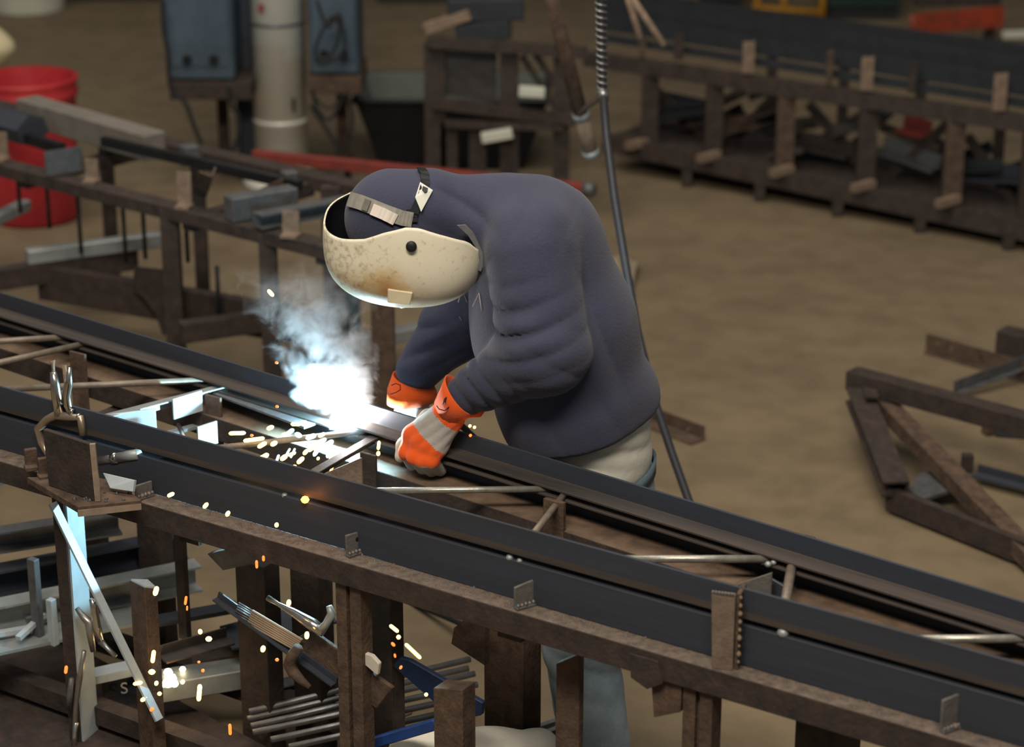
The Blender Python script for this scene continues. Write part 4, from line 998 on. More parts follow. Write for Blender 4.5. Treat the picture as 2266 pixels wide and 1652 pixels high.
# loose scrap on the lower level
for i, (x0, y0, x1, y1, off, mt, lab) in enumerate(((1490, 345, 1600, 362, 0.25, M_SCALE, 'black channel scrap at the near left of the rear bench foot'), (1600, 300, 1720, 268, 0.3, M_RUST, 'brown angle scrap between the first two posts of the rear bench'), (1770, 320, 1890, 345, 0.3, M_RUSTD, 'dark angle scrap under the middle of the rear bench'), (1955, 330, 2080, 375, 0.3, M_STEELD, 'greyish scrap bar under the right of the rear bench'), (2000, 285, 2060, 300, 0.35, M_REDP, 'reddish scrap end under the right of the rear bench'), (2140, 390, 2290, 400, 0.3, M_SCALE, 'black scrap bar at the right edge under the rear bench'), (1440, 225, 1560, 250, 0.35, M_SCALE, 'dark bar at the left end of the rear bench lower level'))):
    o = bar('scrap_angle', rp(x0, y0, off), rp(x1, y1, off), Lsec(0.09, 0.07, 0.01), mt, None); setp(o, lab, 'scrap', 'scrap under the rear bench')

# ---- farthest things along the top edge
fy = thing('yellow_barrier', 'yellow tube barrier at the top edge behind the rear bench', 'barrier', tuple(atz(1745, 48, 0)))
YF = atz(1745, 48, 0).y
for (x0, y0, x1, y1) in ((1676, -40, 1676, 48), (1735, -40, 1735, 48), (1820, -40, 1820, 48), (1665, 16, 1825, 28), (1665, -40, 1825, -32)):
    rod('tube', [aty(x0, y0, YF), aty(x1, y1, YF)], 0.02, M_YELLOW, fy, 10)
YO = atz(2120, 110, 0).y
og = thing('orange_trough', 'orange painted trough on dark legs at the upper right', 'trough', (aty(2120, 60, YO).x, YO, 0))
a, b = aty(2020, 52, YO), aty(2212, 36, YO)
bar('trough', a, b, [(-0.12, -0.01), (-0.10, -0.05), (0.10, -0.05), (0.16, 0.09), (0.13, 0.09), (0.08, -0.02), (-0.08, -0.02), (-0.12, 0.03)], M_ORANGEP, og)
for q in (a.lerp(b, 0.1), a.lerp(b, 0.9)):
    bar('leg', (q.x, q.y, 0), (q.x, q.y, q.z - 0.05), Bsec(0.06, 0.06), M_RUSTD, og, up=(0, 1, 0))
bar('cross_tie', Vector((a.x, YO, 0.3)), Vector((b.x, YO, 0.3)), Bsec(0.05, 0.05), M_RUSTD, og)
o = bar('white_tube', aty(2218, 78, YO - 0.3), aty(2330, 74, YO - 0.3), Bsec(0.05, 0.05), M_OFFW, None, bevel=0.01); setp(o, 'white tube end at the upper right edge', 'tube')
wst = bar('tube_prop', (aty(2300, 80, YO - 0.3).x, YO - 0.3, 0), (aty(2300, 80, YO - 0.3).x, YO - 0.3, aty(2300, 80, YO - 0.3).z - 0.025), Bsec(0.05, 0.05), M_RUSTD, None, up=(0, 1, 0)); setp(wst, 'dark prop under the white tube at the right edge', 'prop')
for (x0, x1, yb, h, mt, lab) in ((1830, 1990, 45, 0.9, M_DGREEN, 'dark green machine cabinet at the top right behind the joists'), (1370, 1440, 18, 0.6, M_STEELD, 'grey cabinet at the top centre behind the leaning pipes'), (1560, 1640, 30, 0.7, M_DGREEN, 'dark cabinet left of the yellow barrier'), (830, 1000, 8, 0.6, M_SCALE, 'long dark crate at the top edge beside the right blue machine'), (150, 355, 4, 0.6, M_SCALE, 'long dark crate at the top edge left of the blue machines')):
    a, b = atz(x0, yb, 0), atz(x1, yb, 0); w = b.x - a.x
    t = thing('storage_cabinet', lab, 'cabinet', ((a.x + b.x) / 2, a.y + 0.3, 0), 'cabinets at the back of the hall')
    G().box(((a.x + b.x) / 2, a.y + 0.3, h / 2 + 0.04), w, 0.6, h - 0.08).done('body', mt, t, bevel=0.01)
    G().box(((a.x + b.x) / 2, a.y + 0.3, 0.04), w * 0.95, 0.55, 0.08).done('plinth', M_BLACK, t)
    G().box(((a.x + b.x) / 2, a.y - 0.004, h / 2 + 0.04), w * 0.85, 0.01, h * 0.75).done('door', mt, t, bevel=0.003)

# ---- things hanging from above: pipe, sprung hose, short rods
YH = 7.0
hp_ = thing('hanging_pipe', 'rusty pipe with a pale collar hanging from above in front of the rear bench', 'pipe', tuple(aty(1310, 355, 7.8)))
a, b = aty(1190, -120, 7.6), aty(1309, 345, 7.8)
rod('pipe', [a, b], 0.026, M_RUST, hp_, 16)
rod('pipe_end', [a.lerp(b, 0.80), b], 0.0265, M_RUSTL, hp_, 16)
for t in (0.80, 0.985):
    q = a.lerp(b, t); d = (b - a).normalized()
    rod('collar', [q - d * 0.012, q + d * 0.012], 0.031, M_GALV, hp_, 16)
ch = [aty(x, y, 7.7) for x, y in ((1280, 255), (1300, 235), (1320, 222), (1340, 205))]
rod('tie_chain', ch, 0.010, M_RUSTD, hp_, 8)
# hose slopes from the sprung guard at the ceiling side down to the floor behind the joist
hose = thing('sprung_hose', 'black hose with a steel spring guard running down past the welder\'s back', 'hose', tuple(atz(1525, 1110, 0.25)))
hpts = [((1326, -160), 6.6), ((1330, 0), 6.6), ((1334, 200), 6.6), ((1342, 300), 6.55), ((1360, 440), 6.45), ((1385, 590), 6.35), ((1412, 740), 6.25), ((1450, 890), 6.15), ((1486, 1000), 6.1), ((1525, 1110), 6.0), ((1575, 1260), 5.9), ((1640, 1400), 5.8)]
pts = [aty(*p, y) for p, y in hpts]
rod('hose', pts, 0.0125, mat('black_hose', (0.035, 0.037, 0.045), 0.5, 0, 0.2, 30, 0.1), hose, 14)
g = G(); sp = []
for k in range(0, 420):
    t = k / 420; p = pts[0].lerp(pts[1], t * 1.0) if False else aty(1326 + 8 * t, -160 + 360 * t, 6.6)
    a = 2 * math.pi * t * 25; sp.append(p + Vector((math.cos(a), math.sin(a), 0)) * 0.0155)
g.tube(sp, 0.0038, 6).done('spring_guard', M_STEEL, hose, smooth=True)
rod('ferrule', [aty(1334, 196, 6.6), aty(1335, 222, 6.6)], 0.018, M_STEEL, hose, 14)
for (x0, y0, x1, y1, lab) in ((1372, -60, 1416, 82, 'pale steel rod hanging just right of the sprung hose'), (1395, -10, 1468, 98, 'longer brown rod slanting right of the sprung hose')):
    o = rod('hanging_rod', [aty(x0, y0, 8.4), aty(x1, y1, 8.4), aty(x1 + 1, y1 + 4, 8.4)], [0.013, 0.013, 0.010], M_RUSTL, None, 10); setp(o, lab, 'rod', 'rods hanging at the top centre')

# ---- angle frames lying on the floor on the right
fr = thing('truss_frame', 'brown triangular angle-iron frame lying on the floor at the right', 'frame', tuple(atz(2080, 1120, 0)))
bar('top_chord', atz(1872, 822, 0.26), atz(2330, 944, 0.26), Lsec(-0.075, -0.065, 0.009), M_RUSTD, fr)
bar('diagonal', atz(1918, 862, 0.20), atz(2330, 1290, 0.05), Lsec(-0.065, -0.05, 0.008), M_RUST, fr)
bar('strut', atz(1925, 888, 0.16), atz(2010, 1098, 0.07), Csec(0.085, 0.055, 0.008), M_RUSTD, fr)
bar('bottom_chord', atz(1968, 1082, 0.08), atz(2330, 1225, 0.08), Bsec(0.03, 0.075, 0, -0.03), M_RUSTD, fr)
G().poly([atz(x, y, 0.065) for x, y in ((2010, 1085), (2035, 1050), (2110, 1035), (2150, 1060), (2110, 1085), (2040, 1108))], 0.012).done('gusset', M_STEELD, fr)
G().poly([atz(x, y, 0.22) for x, y in ((1903, 835), (1935, 845), (1945, 880), (1915, 880))], 0.01).done('gusset', M_RUSTD, fr)
bar('tail_bar', atz(2165, 1045, 0.03), atz(2330, 1088, 0.03), Lsec(0.05, 0.03, 0.006), M_SCALE, fr)
p = atz(2140, 1030, 0.05); G().box(p + Vector((0, 0, 0.01)), 0.035, 0.035, 0.06).done('lug', M_RUSTD, fr)
G().lathe(p, [(0.001, 0.02), (0.01, 0.02), (0.01, 0)], 10).done('bolt', M_STEEL, fr)
t = thing('punched_angle', 'rusty punched angle iron at the right edge above the frame', 'angle iron', tuple(atz(2150, 790, 0)))
a, b = atz(2050, 780, 0.0), atz(2320, 858, 0.0)
bar('angle', a, b, Lsec(0.02, 0.078, 0.008), M_RUST, t)
dd = (b - a).normalized()
for k, (x, y) in enumerate(((2080, 760), (2110, 770), (2175, 790))):
    q = atv(x, y, a, b, -0.004); G().lathe(q, [(0.001, 0.001), (0.011, 0.001), (0.012, 0)], 12, (0, -1, 0)).done('hole', M_RUSTL if k < 2 else M_BLACKP, t)
o = bar('timber_block', atz(2212, 785, 0.0), atz(2330, 812, 0.0), Bsec(0.09, 0.11, 0, 0.055), M_RUSTD, None, bevel=0.003); setp(o, 'dark squared block at the right edge behind the punched angle', 'block')
o = bar('thin_angle', atz(2110, 868, 0.02), atz(2330, 788, 0.06), Lsec(0.03, 0.045, 0.005), M_STEELD, None); setp(o, 'thin grey angle slanting up to the right edge above the frame', 'angle iron')
t = thing('bolted_bracket', 'small dark bracket with a bolt on the floor at the right edge under the frame', 'bracket', tuple(atz(2195, 955, 0)))
a = atz(2190, 960, 0.0); G().box(a + Vector((0, 0, 0.03)), 0.05, 0.04, 0.06, 0.4).done('lug', M_RUST, t, bevel=0.004); G().box(a + Vector((0.1, 0.0, 0.03)), 0.16, 0.10, 0.055, -0.2).done('body', M_SCALE, t, bevel=0.004)
t = thing('angle_cleat', 'rusty angle cleat lying on the floor right of the welder', 'angle iron', tuple(atz(1500, 950, 0)))
a, b = atz(1405, 915, 0.0), atz(1560, 975, 0.0)
bar('angle', a, b, Lsec(0.07, 0.055, 0.008), M_RUST, t, bevel=0.002)
q = atv(1523, 940, a, b, -0.012); G().lathe(Vector((q.x, q.y - 0.01, 0.03)), [(0.001, 0.001), (0.006, 0.001), (0.006, 0)], 10, (0, -1, 0)).done('hole', M_RUSTL, t)
# crumpled paper by the hose
rg = np.random.RandomState(3); c = atz(1360, 600, 0.05)
me_v, me_f = [], []
nu, nv = 12, 9
for j in range(nv):
    for i in range(nu):
        x, y = (i / (nu - 1) - 0.5) * 0.17, (j / (nv - 1) - 0.5) * 0.42
        me_v.append(c + Vector((x + y * 0.12, y, 0.02 + 0.05 * rg.rand() * (1 - abs(2 * i / (nu - 1) - 1) * 0.6) - 0.045)))
for j in range(nv - 1):
    for i in range(nu - 1): me_f.append((j * nu + i, j * nu + i + 1, (j + 1) * nu + i + 1, (j + 1) * nu + i))
o = build('crumpled_paper', me_v, me_f, mat('brown_paper', (0.30, 0.24, 0.16), 0.8, 0, 0.3, 20), None, recalc=False); so_ = o.modifiers.new('thick', 'SOLIDIFY'); so_.thickness = 0.002
setp(o, 'crumpled brown paper on the floor beside the hose behind the welder', 'paper')

# ================================================================== fittings of the welding bench
npx = near_plane
def upright(name, x0, x1, ytop, off, mt, parent=bench, zbot=0.0, deep=None, rot=0.0, ytop2=None, **k):
    a, b = npx(x0, ytop, off), npx(x1, ytop, off)
    w = (b - a).length; c = (a + b) / 2; dp = deep or w
    d = Vector((b.x - a.x, b.y - a.y, 0)).normalized(); n = Vector((-d.y, d.x, 0))
    if rot: R = Matrix.Rotation(rot, 3, 'Z'); d = R @ d; n = R @ n
    c0 = Vector((c.x, c.y, 0)); zt = min(a.z, b.z); zt2 = zt
    v = []
    for z in (zbot, zt):
        for q, r in ((-1, 0), (1, 0), (1, 1), (-1, 1)): v.append(c0 + d * (q * w / 2) + n * (r * dp) + Vector((0, 0, z)))
    if ytop2 is not None:
        dz = npx(x1, ytop2, off).z - zt
        for i in (5, 6): v[i].z += dz
    g = G().add(v, [(3, 2, 1, 0), (4, 5, 6, 7)] + [(i, (i + 1) % 4, 4 + (i + 1) % 4, 4 + i) for i in range(4)])
    return g.done(name, mt, parent, bevel=0.0015, **k)
def channel_post(x0, x1, ytop, off, mt, parent=bench):
    a, b = npx(x0, ytop, off), npx(x1, ytop, off); w = (b - a).length
    p = Vector((a.x, a.y, 0)); d = Vector((b.x - a.x, b.y - a.y, 0)).normalized(); n = Vector((-d.y, d.x, 0)); n = n if n.y > 0 else -n
    sec = [(0, 0.04), (0, 0), (w * .42, 0), (w * .42, 0.012), (w * .58, 0.012), (w * .58, 0), (w, 0), (w, 0.04)]
    zt = min(a.z, ZB - 0.062)
    v = [p + d * x + n * y for x, y in sec] + [p + d * x + n * y + Vector((0, 0, zt)) for x, y in sec]
    m = len(sec)
    return G().add(v, [(i, (i + 1) % m, m + (i + 1) % m, m + i) for i in range(m)] + [tuple(range(m - 1, -1, -1)), tuple(range(m, 2 * m))]).done('post', mt, parent)
channel_post(742, 795, 1285, 0.012, M_RUST)
channel_post(1513, 1576, 1495, 0.012, M_RUST)
upright('post', 1764, 1862, 1560, 0.10, M_RUSTD)
upright('post', 808, 862, 1296, 0.15, M_RUSTD, deep=0.05)
upright('post', 1072, 1156, 1375, 0.42, M_RUST, deep=0.08)
upright('post', 520, 582, 1236, 0.28, M_RUSTD, deep=0.06)
upright('post', 640, 700, 1215, 0.40, M_RUSTD, deep=0.06)
upright('post', 165, 208, 1130, 0.52, M_RUSTD, deep=0.05)
upright('post', 300, 350, 1128, 0.50, M_RUSTD, deep=0.05)
upright('post', 2200, 2260, 1690, 0.05, M_RUST)
M_BW = glow('blue_white_glint', (0.45, 0.85, 1.0), 3.0)  # self-lit colour for reflections of the arc
# far-side uprights seen between the chords
def far_up(x0, x1, y0, y1, mt, name='stop_plate'):
    a, b = atz(x0, y1, ZF), atz(x1, y1, ZF); h = (y1 - y0) / 900.0
    return G().poly([a, b, b + Vector((0, 0, h)), a + Vector((0, 0, h))], 0.010).done(name, mt, bench, bevel=0.001)
upright('stop_plate', 796, 830, 1000, 0.34, M_RUSTD, zbot=0.70, deep=0.008)
upright('stop_plate', 452, 486, 872, 0.45, M_RUST, zbot=0.72, deep=0.008)
upright('stop_plate', 152, 186, 776, 0.45, M_RUST, zbot=0.72, deep=0.008)
upright('stop_plate', 1202, 1246, 1102, 0.33, M_RUST, zbot=0.72, deep=0.012)
# cross ties and the lower shelf
for t in (-0.55, 0.1, 1.0, 1.4, 2.0):
    a = RN0 + DN * t; a = Vector((a.x, a.y, 0.745))
    bar('cross_tie', a + NB * 0.02, a + NB * (0.62 if t < 1 else 0.42), Bsec(0.06, 0.05), M_RUSTD, bench)
for off in (0.10, 0.40):
    a = RNa + NB * off; b = RN0 + DN * 1.25 + NB * off
    bar('shelf_rail', Vector((a.x, a.y, 0.12)), Vector((b.x, b.y, 0.12)), Bsec(0.05, 0.05), M_RUSTD, bench)
# brackets standing on the front rail
def clip(x0, x1, ytop0, ytop1, ybot, mt, hole=False, flange=0.0):
    a, b = atz(x0, ybot, ZB), atz(x1, ybot - 12, ZB)
    za = ZB + (ybot - ytop0) / 935.0; zb_ = ZB + (ybot - 12 - ytop1) / 935.0
    g = G(); g.poly([a, b, Vector((b.x, b.y, zb_)), Vector((a.x, a.y, za))], 0.006)
    f0 = (b - a).normalized(); q = Vector((f0.y, -f0.x, 0))
    g.poly([a + Vector((0, 0, .004)), b + Vector((0, 0, .004)), b + q * 0.012 + Vector((0, 0, .004)), a + q * 0.012 + Vector((0, 0, .004))], 0.006)
    o = g.done('rail_clip', mt, bench, bevel=0.001)
    if hole:
        c = a.lerp(b, 0.65); c.z = ZB + 0.036; G().lathe(c + q * 0.0035, [(0.0005, 0.0005), (0.005, 0.0005), (0.005, 0)], 12, tuple(q)).done('bolt_hole', M_BLACKP, o)
    for k in range(5):
        c = a.lerp(b, 0.1 + 0.2 * k) + q * 0.008 + Vector((0, 0, 0.010)); r = random.uniform(0.004, 0.007)
        G().lathe(c, [(0.0004, -r), (r * .8, -r * .5), (r, 0), (r * .7, r * .6), (0.0004, r)], 8).done('weld_blob', M_RUSTL if k % 2 else M_STEELD, o, smooth=True)
    return o
M_CLIP = mat('dull_grey_clip', (0.155, 0.145, 0.13), 0.7, 0.1, 0.4, 40, 0.3)
clip(766, 802, 1183, 1172, 1232, M_CLIP, True)
clip(1138, 1180, 1300, 1282, 1348, M_CLIP)
clip(2080, 2118, 1556, 1540, 1620, M_CLIP)
clip(300, 337, 1072, 1060, 1106, M_CLIP)
# big tan angle bracket
a, b = atz(1576, 1476, ZB), atz(1622, 1482, ZB)
h = 0.168
bk = G(); bk.poly([a, b, b + Vector((0, 0, h)), a + Vector((-0.006, 0, h))], 0.009)
o = bk.done('tall_bracket', M_RUSTL if False else mat('tan_rusty_bracket', (0.20, 0.145, 0.105), 0.8, 0, 0.4, 40, 0.4), bench, bevel=0.0015)
c2 = b + Vector((0.016, 0.05, 0))
G().poly([b + Vector((0.006, 0, 0)), c2 + Vector((0.006, 0, 0)), c2 + Vector((0.006, 0, h)), b + Vector((0.006, 0, h))], 0.009).done('bracket_flange', M_RUST, o, bevel=0.001)
for k in range(7):
    q = a.lerp(b, k / 6.5) + Vector((-0.004, -0.004, h)); r = 0.004
    G().lathe(q, [(0.0004, -r), (r, 0), (0.0004, r)], 8).done('weld_blob', M_STEEL, o, smooth=True)
rg2 = np.random.RandomState(5)
for k in range(9):
    q = b + Vector((0.010, -0.004, 0.02 + h * k / 9.5)); r = 0.0022 + 0.0035 * rg2.rand()
    G().lathe(q, [(0.0004, -r * 1.4), (r * .8, -r * .7), (r, 0), (r * .8, r * .7), (0.0004, r * 1.4)], 8).done('weld_blob', M_RUSTL, o, smooth=True)
upright('stop_plate', 1634, 1705, 1292, 0.20, M_CLIP, zbot=0.78, deep=0.006, ytop2=1266)
upright('stop_plate', 1704, 1738, 1278, 0.23, M_SCALE, zbot=0.78, deep=0.006, ytop2=1298)
upright('stop_plate', 1778, 1802, 1184, 0.50, M_RUST, zbot=0.78, deep=0.008)
# rough lump and gusset under the rail
G().poly([npx(x, y, 0.01) for x, y in ((1402, 1440), (1464, 1458), (1474, 1505), (1440, 1518), (1404, 1492))], 0.03).done('rail_patch', M_RUSTD, bench)
G().poly([npx(x, y, 0.03) for x, y in ((1452, 1498), (1520, 1490), (1516, 1566), (1458, 1578))], 0.04).done('rail_patch', M_RUST, bench)
G().poly([npx(x, y, 0.36) for x, y in ((1010, 1385), (1040, 1362), (1078, 1380), (1078, 1468), (1004, 1420))], 0.02).done('gusset', M_RUST, bench)
G().poly([npx(x, y, 0.10) for x, y in ((465, 1222), (560, 1200), (590, 1238), (500, 1258))], 0.02).done('gusset', M_STEELD, bench)
# spatter grains frozen on the rail top
g = G(); rg3 = np.random.RandomState(9)
for k in range(420):
    t = rg3.uniform(-0.2, 2.3); u = rg3.uniform(0.004, 0.06); p = RN0 + DN * t + NB * u; r = rg3.uniform(0.0012, 0.0034)
    g.lathe(p + Vector((0, 0, r * 0.3)), [(r, -r * 0.5), (r * 0.7, r * 0.4), (0.0003, r * 0.8)], 5)
sp = g.done('weld_spatter', mat('spatter_grain', (0.17, 0.14, 0.12), 0.6, 0.2, 0.4, 60), bench, smooth=True); sp['kind'] = 'stuff'

# ---- jig plate at the left with its upright fin
jig = thing('jig_plate', 'rusty jig plate with an upright fin on the near left corner of the bench', 'jig', tuple(atz(210, 1112, ZB + 0.012)))
G().poly([atz(x, y, ZB + 0.020) for x, y in ((172, 1128), (314, 1113), (250, 1066), (60, 1062))], 0.018).done('plate', M_RUST, jig, bevel=0.002)
fb_, fa_ = atz(212, 1106, ZB + 0.03), atz(112, 1072, ZB + 0.03)
G().poly([fa_, fb_, fb_ + Vector((-0.004, 0, 0.142)), fa_ + Vector((-0.004, 0, 0.142))], 0.012).done('fin', M_RUSTD, jig, bevel=0.001)
M_EDGE = mat('ground_steel_edge', (0.34, 0.26, 0.19), 0.5, 0.2, 0.3, 40)
bar('fin_edge', fb_ + Vector((0.006, -0.003, 0)), fb_ + Vector((0.002, -0.003, 0.142)), Bsec(0.013, 0.010), M_EDGE, jig, up=(0, 1, 0))
bar('front_lip', atz(172, 1134, ZB + 0.012), atz(312, 1118, ZB + 0.012), Bsec(0.012, 0.016), M_EDGE, jig)
for (x, y, s) in ((100, 1050, 0.03), (150, 1065, 0.028), (70, 1030, 0.03)):
    p = atz(x, y, ZB + 0.03); G().box(p + Vector((0, 0, 0.02)), s, 0.012, 0.05, 0.4).box(p + Vector((0, -0.01, 0)), s, 0.03, 0.012, 0.4).done('lug', M_RUST, jig, bevel=0.002)
for k in range(14):
    p = atz(random.uniform(160, 290), random.uniform(1088, 1112), ZB + 0.030); r = random.uniform(0.003, 0.007)
    G().lathe(p, [(0.0004, -r), (r, 0), (0.0004, r)], 8).done('spatter_blob', M_STEELD, jig, smooth=True)
# bright cut plate and stud beside the fin
o = G().poly([atz(x, y, z) for x, y, z in ((230, 1046, 0.865), (300, 1062, 0.865), (296, 1088, 0.84), (246, 1080, 0.84))], 0.010).done('cut_plate', M_PALE, bevel=0.001); setp(o, 'small pale cut plate shining blue beside the upright fin', 'plate')
st_ = thing('threaded_stud', 'bright steel stud pointing right from behind the upright fin', 'stud', tuple(npx(255, 1012, 0.06)))
rod('shank', [npx(218, 1018, 0.06), npx(262, 1011, 0.06)], 0.011, M_STEEL, st_, 14); rod('nut', [npx(250, 1013, 0.06), npx(262, 1011, 0.06)], 0.015, M_CHROME, st_, 6); rod('tip', [npx(262, 1011, 0.06), npx(306, 1004, 0.06)], 0.013, M_GALV, st_, 14)
o = rod('copper_rod', [npx(-30, 1002, 0.12), npx(44, 966, 0.12)], 0.007, M_RUSTY, None, 10); setp(o, 'brown rod entering at the left edge beside the locking clamp', 'rod')
o2 = rod('rod_tip', [npx(44, 966, 0.12), npx(65, 956, 0.12)], 0.0085, M_GALV, o, 10)
for k, (x, y) in enumerate(((14, 1000), (34, 1004), (52, 1010), (64, 1018))):
    p = npx(x, y, 0.07); r = 0.009
    q = G().lathe(p, [(0.0004, -r), (r, -r * .3), (r, r * .3), (0.0004, r)], 10).done('weld_lump', M_STEELD, jig, smooth=True)

# ---- locking clamps
def clamp(name, label, paths, off, group='locking clamps'):
    t = thing(name, label, 'clamp', tuple(npx(*paths[0][1][0], off)), group)
    for nm, pts, r, mt in paths:
        rod(nm, [npx(x, y, off) for x, y in pts], r, mt, t, 10)
    return t
clamp('locking_clamp', 'shiny locking C-clamp standing with open handles on the upright fin', [
    ('frame', [(136, 990), (104, 1002), (92, 978), (84, 948), (104, 928), (124, 918), (152, 922), (178, 924), (184, 962)], [0.007, 0.009, 0.010, 0.010, 0.010, 0.011, 0.010, 0.010, 0.009], mat('tan_nickel', (0.42, 0.33, 0.24), 0.35, 0.7, 0.2)),
    ('handle', [(118, 822), (122, 850), (126, 880), (132, 918)], [0.008, 0.012, 0.013, 0.013], M_CHROME),
    ('adjusting_screw', [(115, 798), (117, 806), (118, 824)], [0.0085, 0.0045, 0.0045], M_RUSTL),
    ('lever', [(154, 812), (152, 850), (148, 875), (150, 895), (156, 912)], [0.005, 0.010, 0.009, 0.010, 0.008], M_CHROME),
    ('link', [(142, 808), (146, 850), (140, 890)], [0.005, 0.005, 0.006], M_RUSTL),
    ('rivet', [(131, 917), (134, 919)], 0.009, M_CHROME), ('rivet', [(158, 910), (161, 912)], 0.009, M_CHROME), ('rivet', [(173, 920), (176, 922)], 0.009, M_CHROME)], 0.045)
clamp('locking_clamp', 'dull locking clamp hanging beside the cyan-lit brace under the bench', [
    ('handle', [(204, 1324), (208, 1344), (214, 1380), (222, 1418)], [0.008, 0.009, 0.010, 0.009], M_CHROME),
    ('lever', [(170, 1345), (186, 1366), (198, 1376), (200, 1400), (206, 1440)], [0.006, 0.009, 0.012, 0.010, 0.007], mat('tarnished_nickel', (0.40, 0.38, 0.34), 0.35, 0.8, 0.4)),
    ('jaw', [(222, 1418), (236, 1432), (256, 1452)], [0.009, 0.006, 0.006], M_STEEL), ('rivet', [(218, 1392), (221, 1394)], 0.008, M_CHROME)], 0.0)
clamp('locking_clamp', 'long thin clamp bar hanging to the bottom edge at the lower left', [
    ('bar', [(186, 1440), (176, 1500), (168, 1560), (166, 1600), (160, 1680)], [0.006, 0.008, 0.006, 0.006, 0.006], MATS['tarnished_nickel']),
    ('handle', [(158, 1500), (154, 1540), (152, 1570)], [0.006, 0.008, 0.006], M_STEELD), ('tip', [(168, 1598), (160, 1690)], 0.0062, M_CHROME)], -0.01)
clamp('locking_clamp', 'silver locking clamp with a forked end on the rusty plate under the bench', [
    ('handle', [(592, 1322), (616, 1336), (652, 1356), (690, 1380), (716, 1398)], [0.007, 0.005, 0.010, 0.015, 0.012], M_CHROME),
    ('fork', [(728, 1340), (734, 1358), (722, 1380), (708, 1396)], [0.007, 0.010, 0.009, 0.012], M_GALV)], 0.02)
o = rod('bent_hook', [npx(x, y, 0.0) for x, y in ((660, 1432), (646, 1452), (640, 1470), (650, 1488), (668, 1506), (686, 1520))], [0.012, 0.014, 0.015, 0.014, 0.010, 0.006], M_RUST, None, 10); setp(o, 'rusty bent hook below the rusty plate under the bench', 'hook')

# ---- plates standing in the joist that catch the arc light
def vplate(name, x0, y0, x1, y1, h0, h1, zb_, mt, label, group='plates between the joist chords'):
    a, b = atz(x0, y0, zb_), atz(x1, y1, zb_)
    o = G().poly([a, b, b + Vector((0, 0, h1)), a + Vector((0, 0, h0))], 0.006).done(name, mt, bevel=0.001)
    return setp(o, label, 'plate', group)
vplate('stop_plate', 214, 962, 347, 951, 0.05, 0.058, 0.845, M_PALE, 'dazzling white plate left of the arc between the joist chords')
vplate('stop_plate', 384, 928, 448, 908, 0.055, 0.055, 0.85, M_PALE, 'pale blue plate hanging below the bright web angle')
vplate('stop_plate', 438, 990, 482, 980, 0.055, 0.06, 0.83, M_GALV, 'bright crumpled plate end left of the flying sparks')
o = G().poly([npx(x, y, 0.15) for x, y in ((706, 1052), (800, 1012), (803, 1092), (706, 1075))], 0.006).done('gusset_plate', M_RUSTL, bevel=0.001); setp(o, 'tan gusset plate in front of the arc behind the near chord', 'plate', 'plates between the joist chords')
o = bar('flat_bar', atz(350, 965, 0.80), atz(480, 930, 0.80), Bsec(0.022, 0.008), M_GALV, None); setp(o, 'grey flat bar lying between the chords left of the arc', 'bar')
o = rod('bolt_pin', [atz(395, 940, 0.82), atz(410, 972, 0.82)], 0.006, M_STEEL, None, 10); setp(o, 'small steel pin leaning on the grey flat bar', 'pin')

# ================================================================== steel stored under the bench
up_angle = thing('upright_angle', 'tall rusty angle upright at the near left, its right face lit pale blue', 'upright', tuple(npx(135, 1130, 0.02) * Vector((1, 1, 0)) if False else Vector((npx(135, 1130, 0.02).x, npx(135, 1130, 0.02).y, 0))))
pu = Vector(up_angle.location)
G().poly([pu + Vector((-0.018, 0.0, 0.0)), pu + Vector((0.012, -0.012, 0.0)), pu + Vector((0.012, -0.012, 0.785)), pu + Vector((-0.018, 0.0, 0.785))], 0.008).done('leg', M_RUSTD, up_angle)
G().poly([pu + Vector((0.014, -0.012, 0.0)), pu + Vector((0.040, 0.055, 0.0)), pu + Vector((0.040, 0.055, 0.770)), pu + Vector((0.014, -0.012, 0.785))], 0.008).done('leg', M_PALE, up_angle)  # pale leg of the rusty angle: arc light painted into its colour
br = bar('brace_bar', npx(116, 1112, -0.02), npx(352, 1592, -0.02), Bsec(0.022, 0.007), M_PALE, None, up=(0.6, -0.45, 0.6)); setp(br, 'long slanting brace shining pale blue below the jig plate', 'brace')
o = upright('upright_bar', 58, 74, 1236, 0.10, M_STEELD, None, zbot=0.26, deep=0.02); setp(o, 'thin bluish upright bar at the far lower left', 'upright')
o = upright('upright_bar', 100, 112, 1326, 0.10, M_PALE, None, zbot=0.26, deep=0.02); setp(o, 'short pale upright beside the tall angle upright', 'upright')
# square post with a pale cut top
a, b, c = npx(292, 1318, 0.03), npx(322, 1300, 0.0), npx(346, 1320, 0.03)
pt = thing('angle_post', 'rusty angle post with a pale cut top among the stored steel', 'post', (b.x, b.y, 0.0))
zt = b.z
G().poly([Vector((a.x, a.y, 0)), Vector((b.x, b.y, 0)), Vector((b.x, b.y, zt)), Vector((a.x, a.y, zt - 0.012))], 0.008).done('leg', M_RUST, pt)
G().poly([Vector((b.x, b.y, 0)), Vector((c.x, c.y, 0)), Vector((c.x, c.y, zt - 0.012)), Vector((b.x, b.y, zt))], 0.008).done('leg', M_RUST, pt)
G().poly([Vector((a.x, a.y, zt - 0.01)), Vector((b.x, b.y, zt + 0.002)), Vector((c.x, c.y, zt - 0.01)), Vector((b.x, b.y + 0.035, zt + 0.004))], 0.004).done('cut_top', M_PALE, pt)
o = upright('leaning_bar', 382, 400, 1170, 0.30, M_RUSTD, None, zbot=0.27, deep=0.02); setp(o, 'narrow dark bar standing behind the stored channels', 'bar')
o = upright('stub_post', 960, 1022, 1522, 0.0, M_RUST, None, deep=0.05, ytop2=1526); setp(o, 'short rusty stub post in front of the blue bracket', 'post')
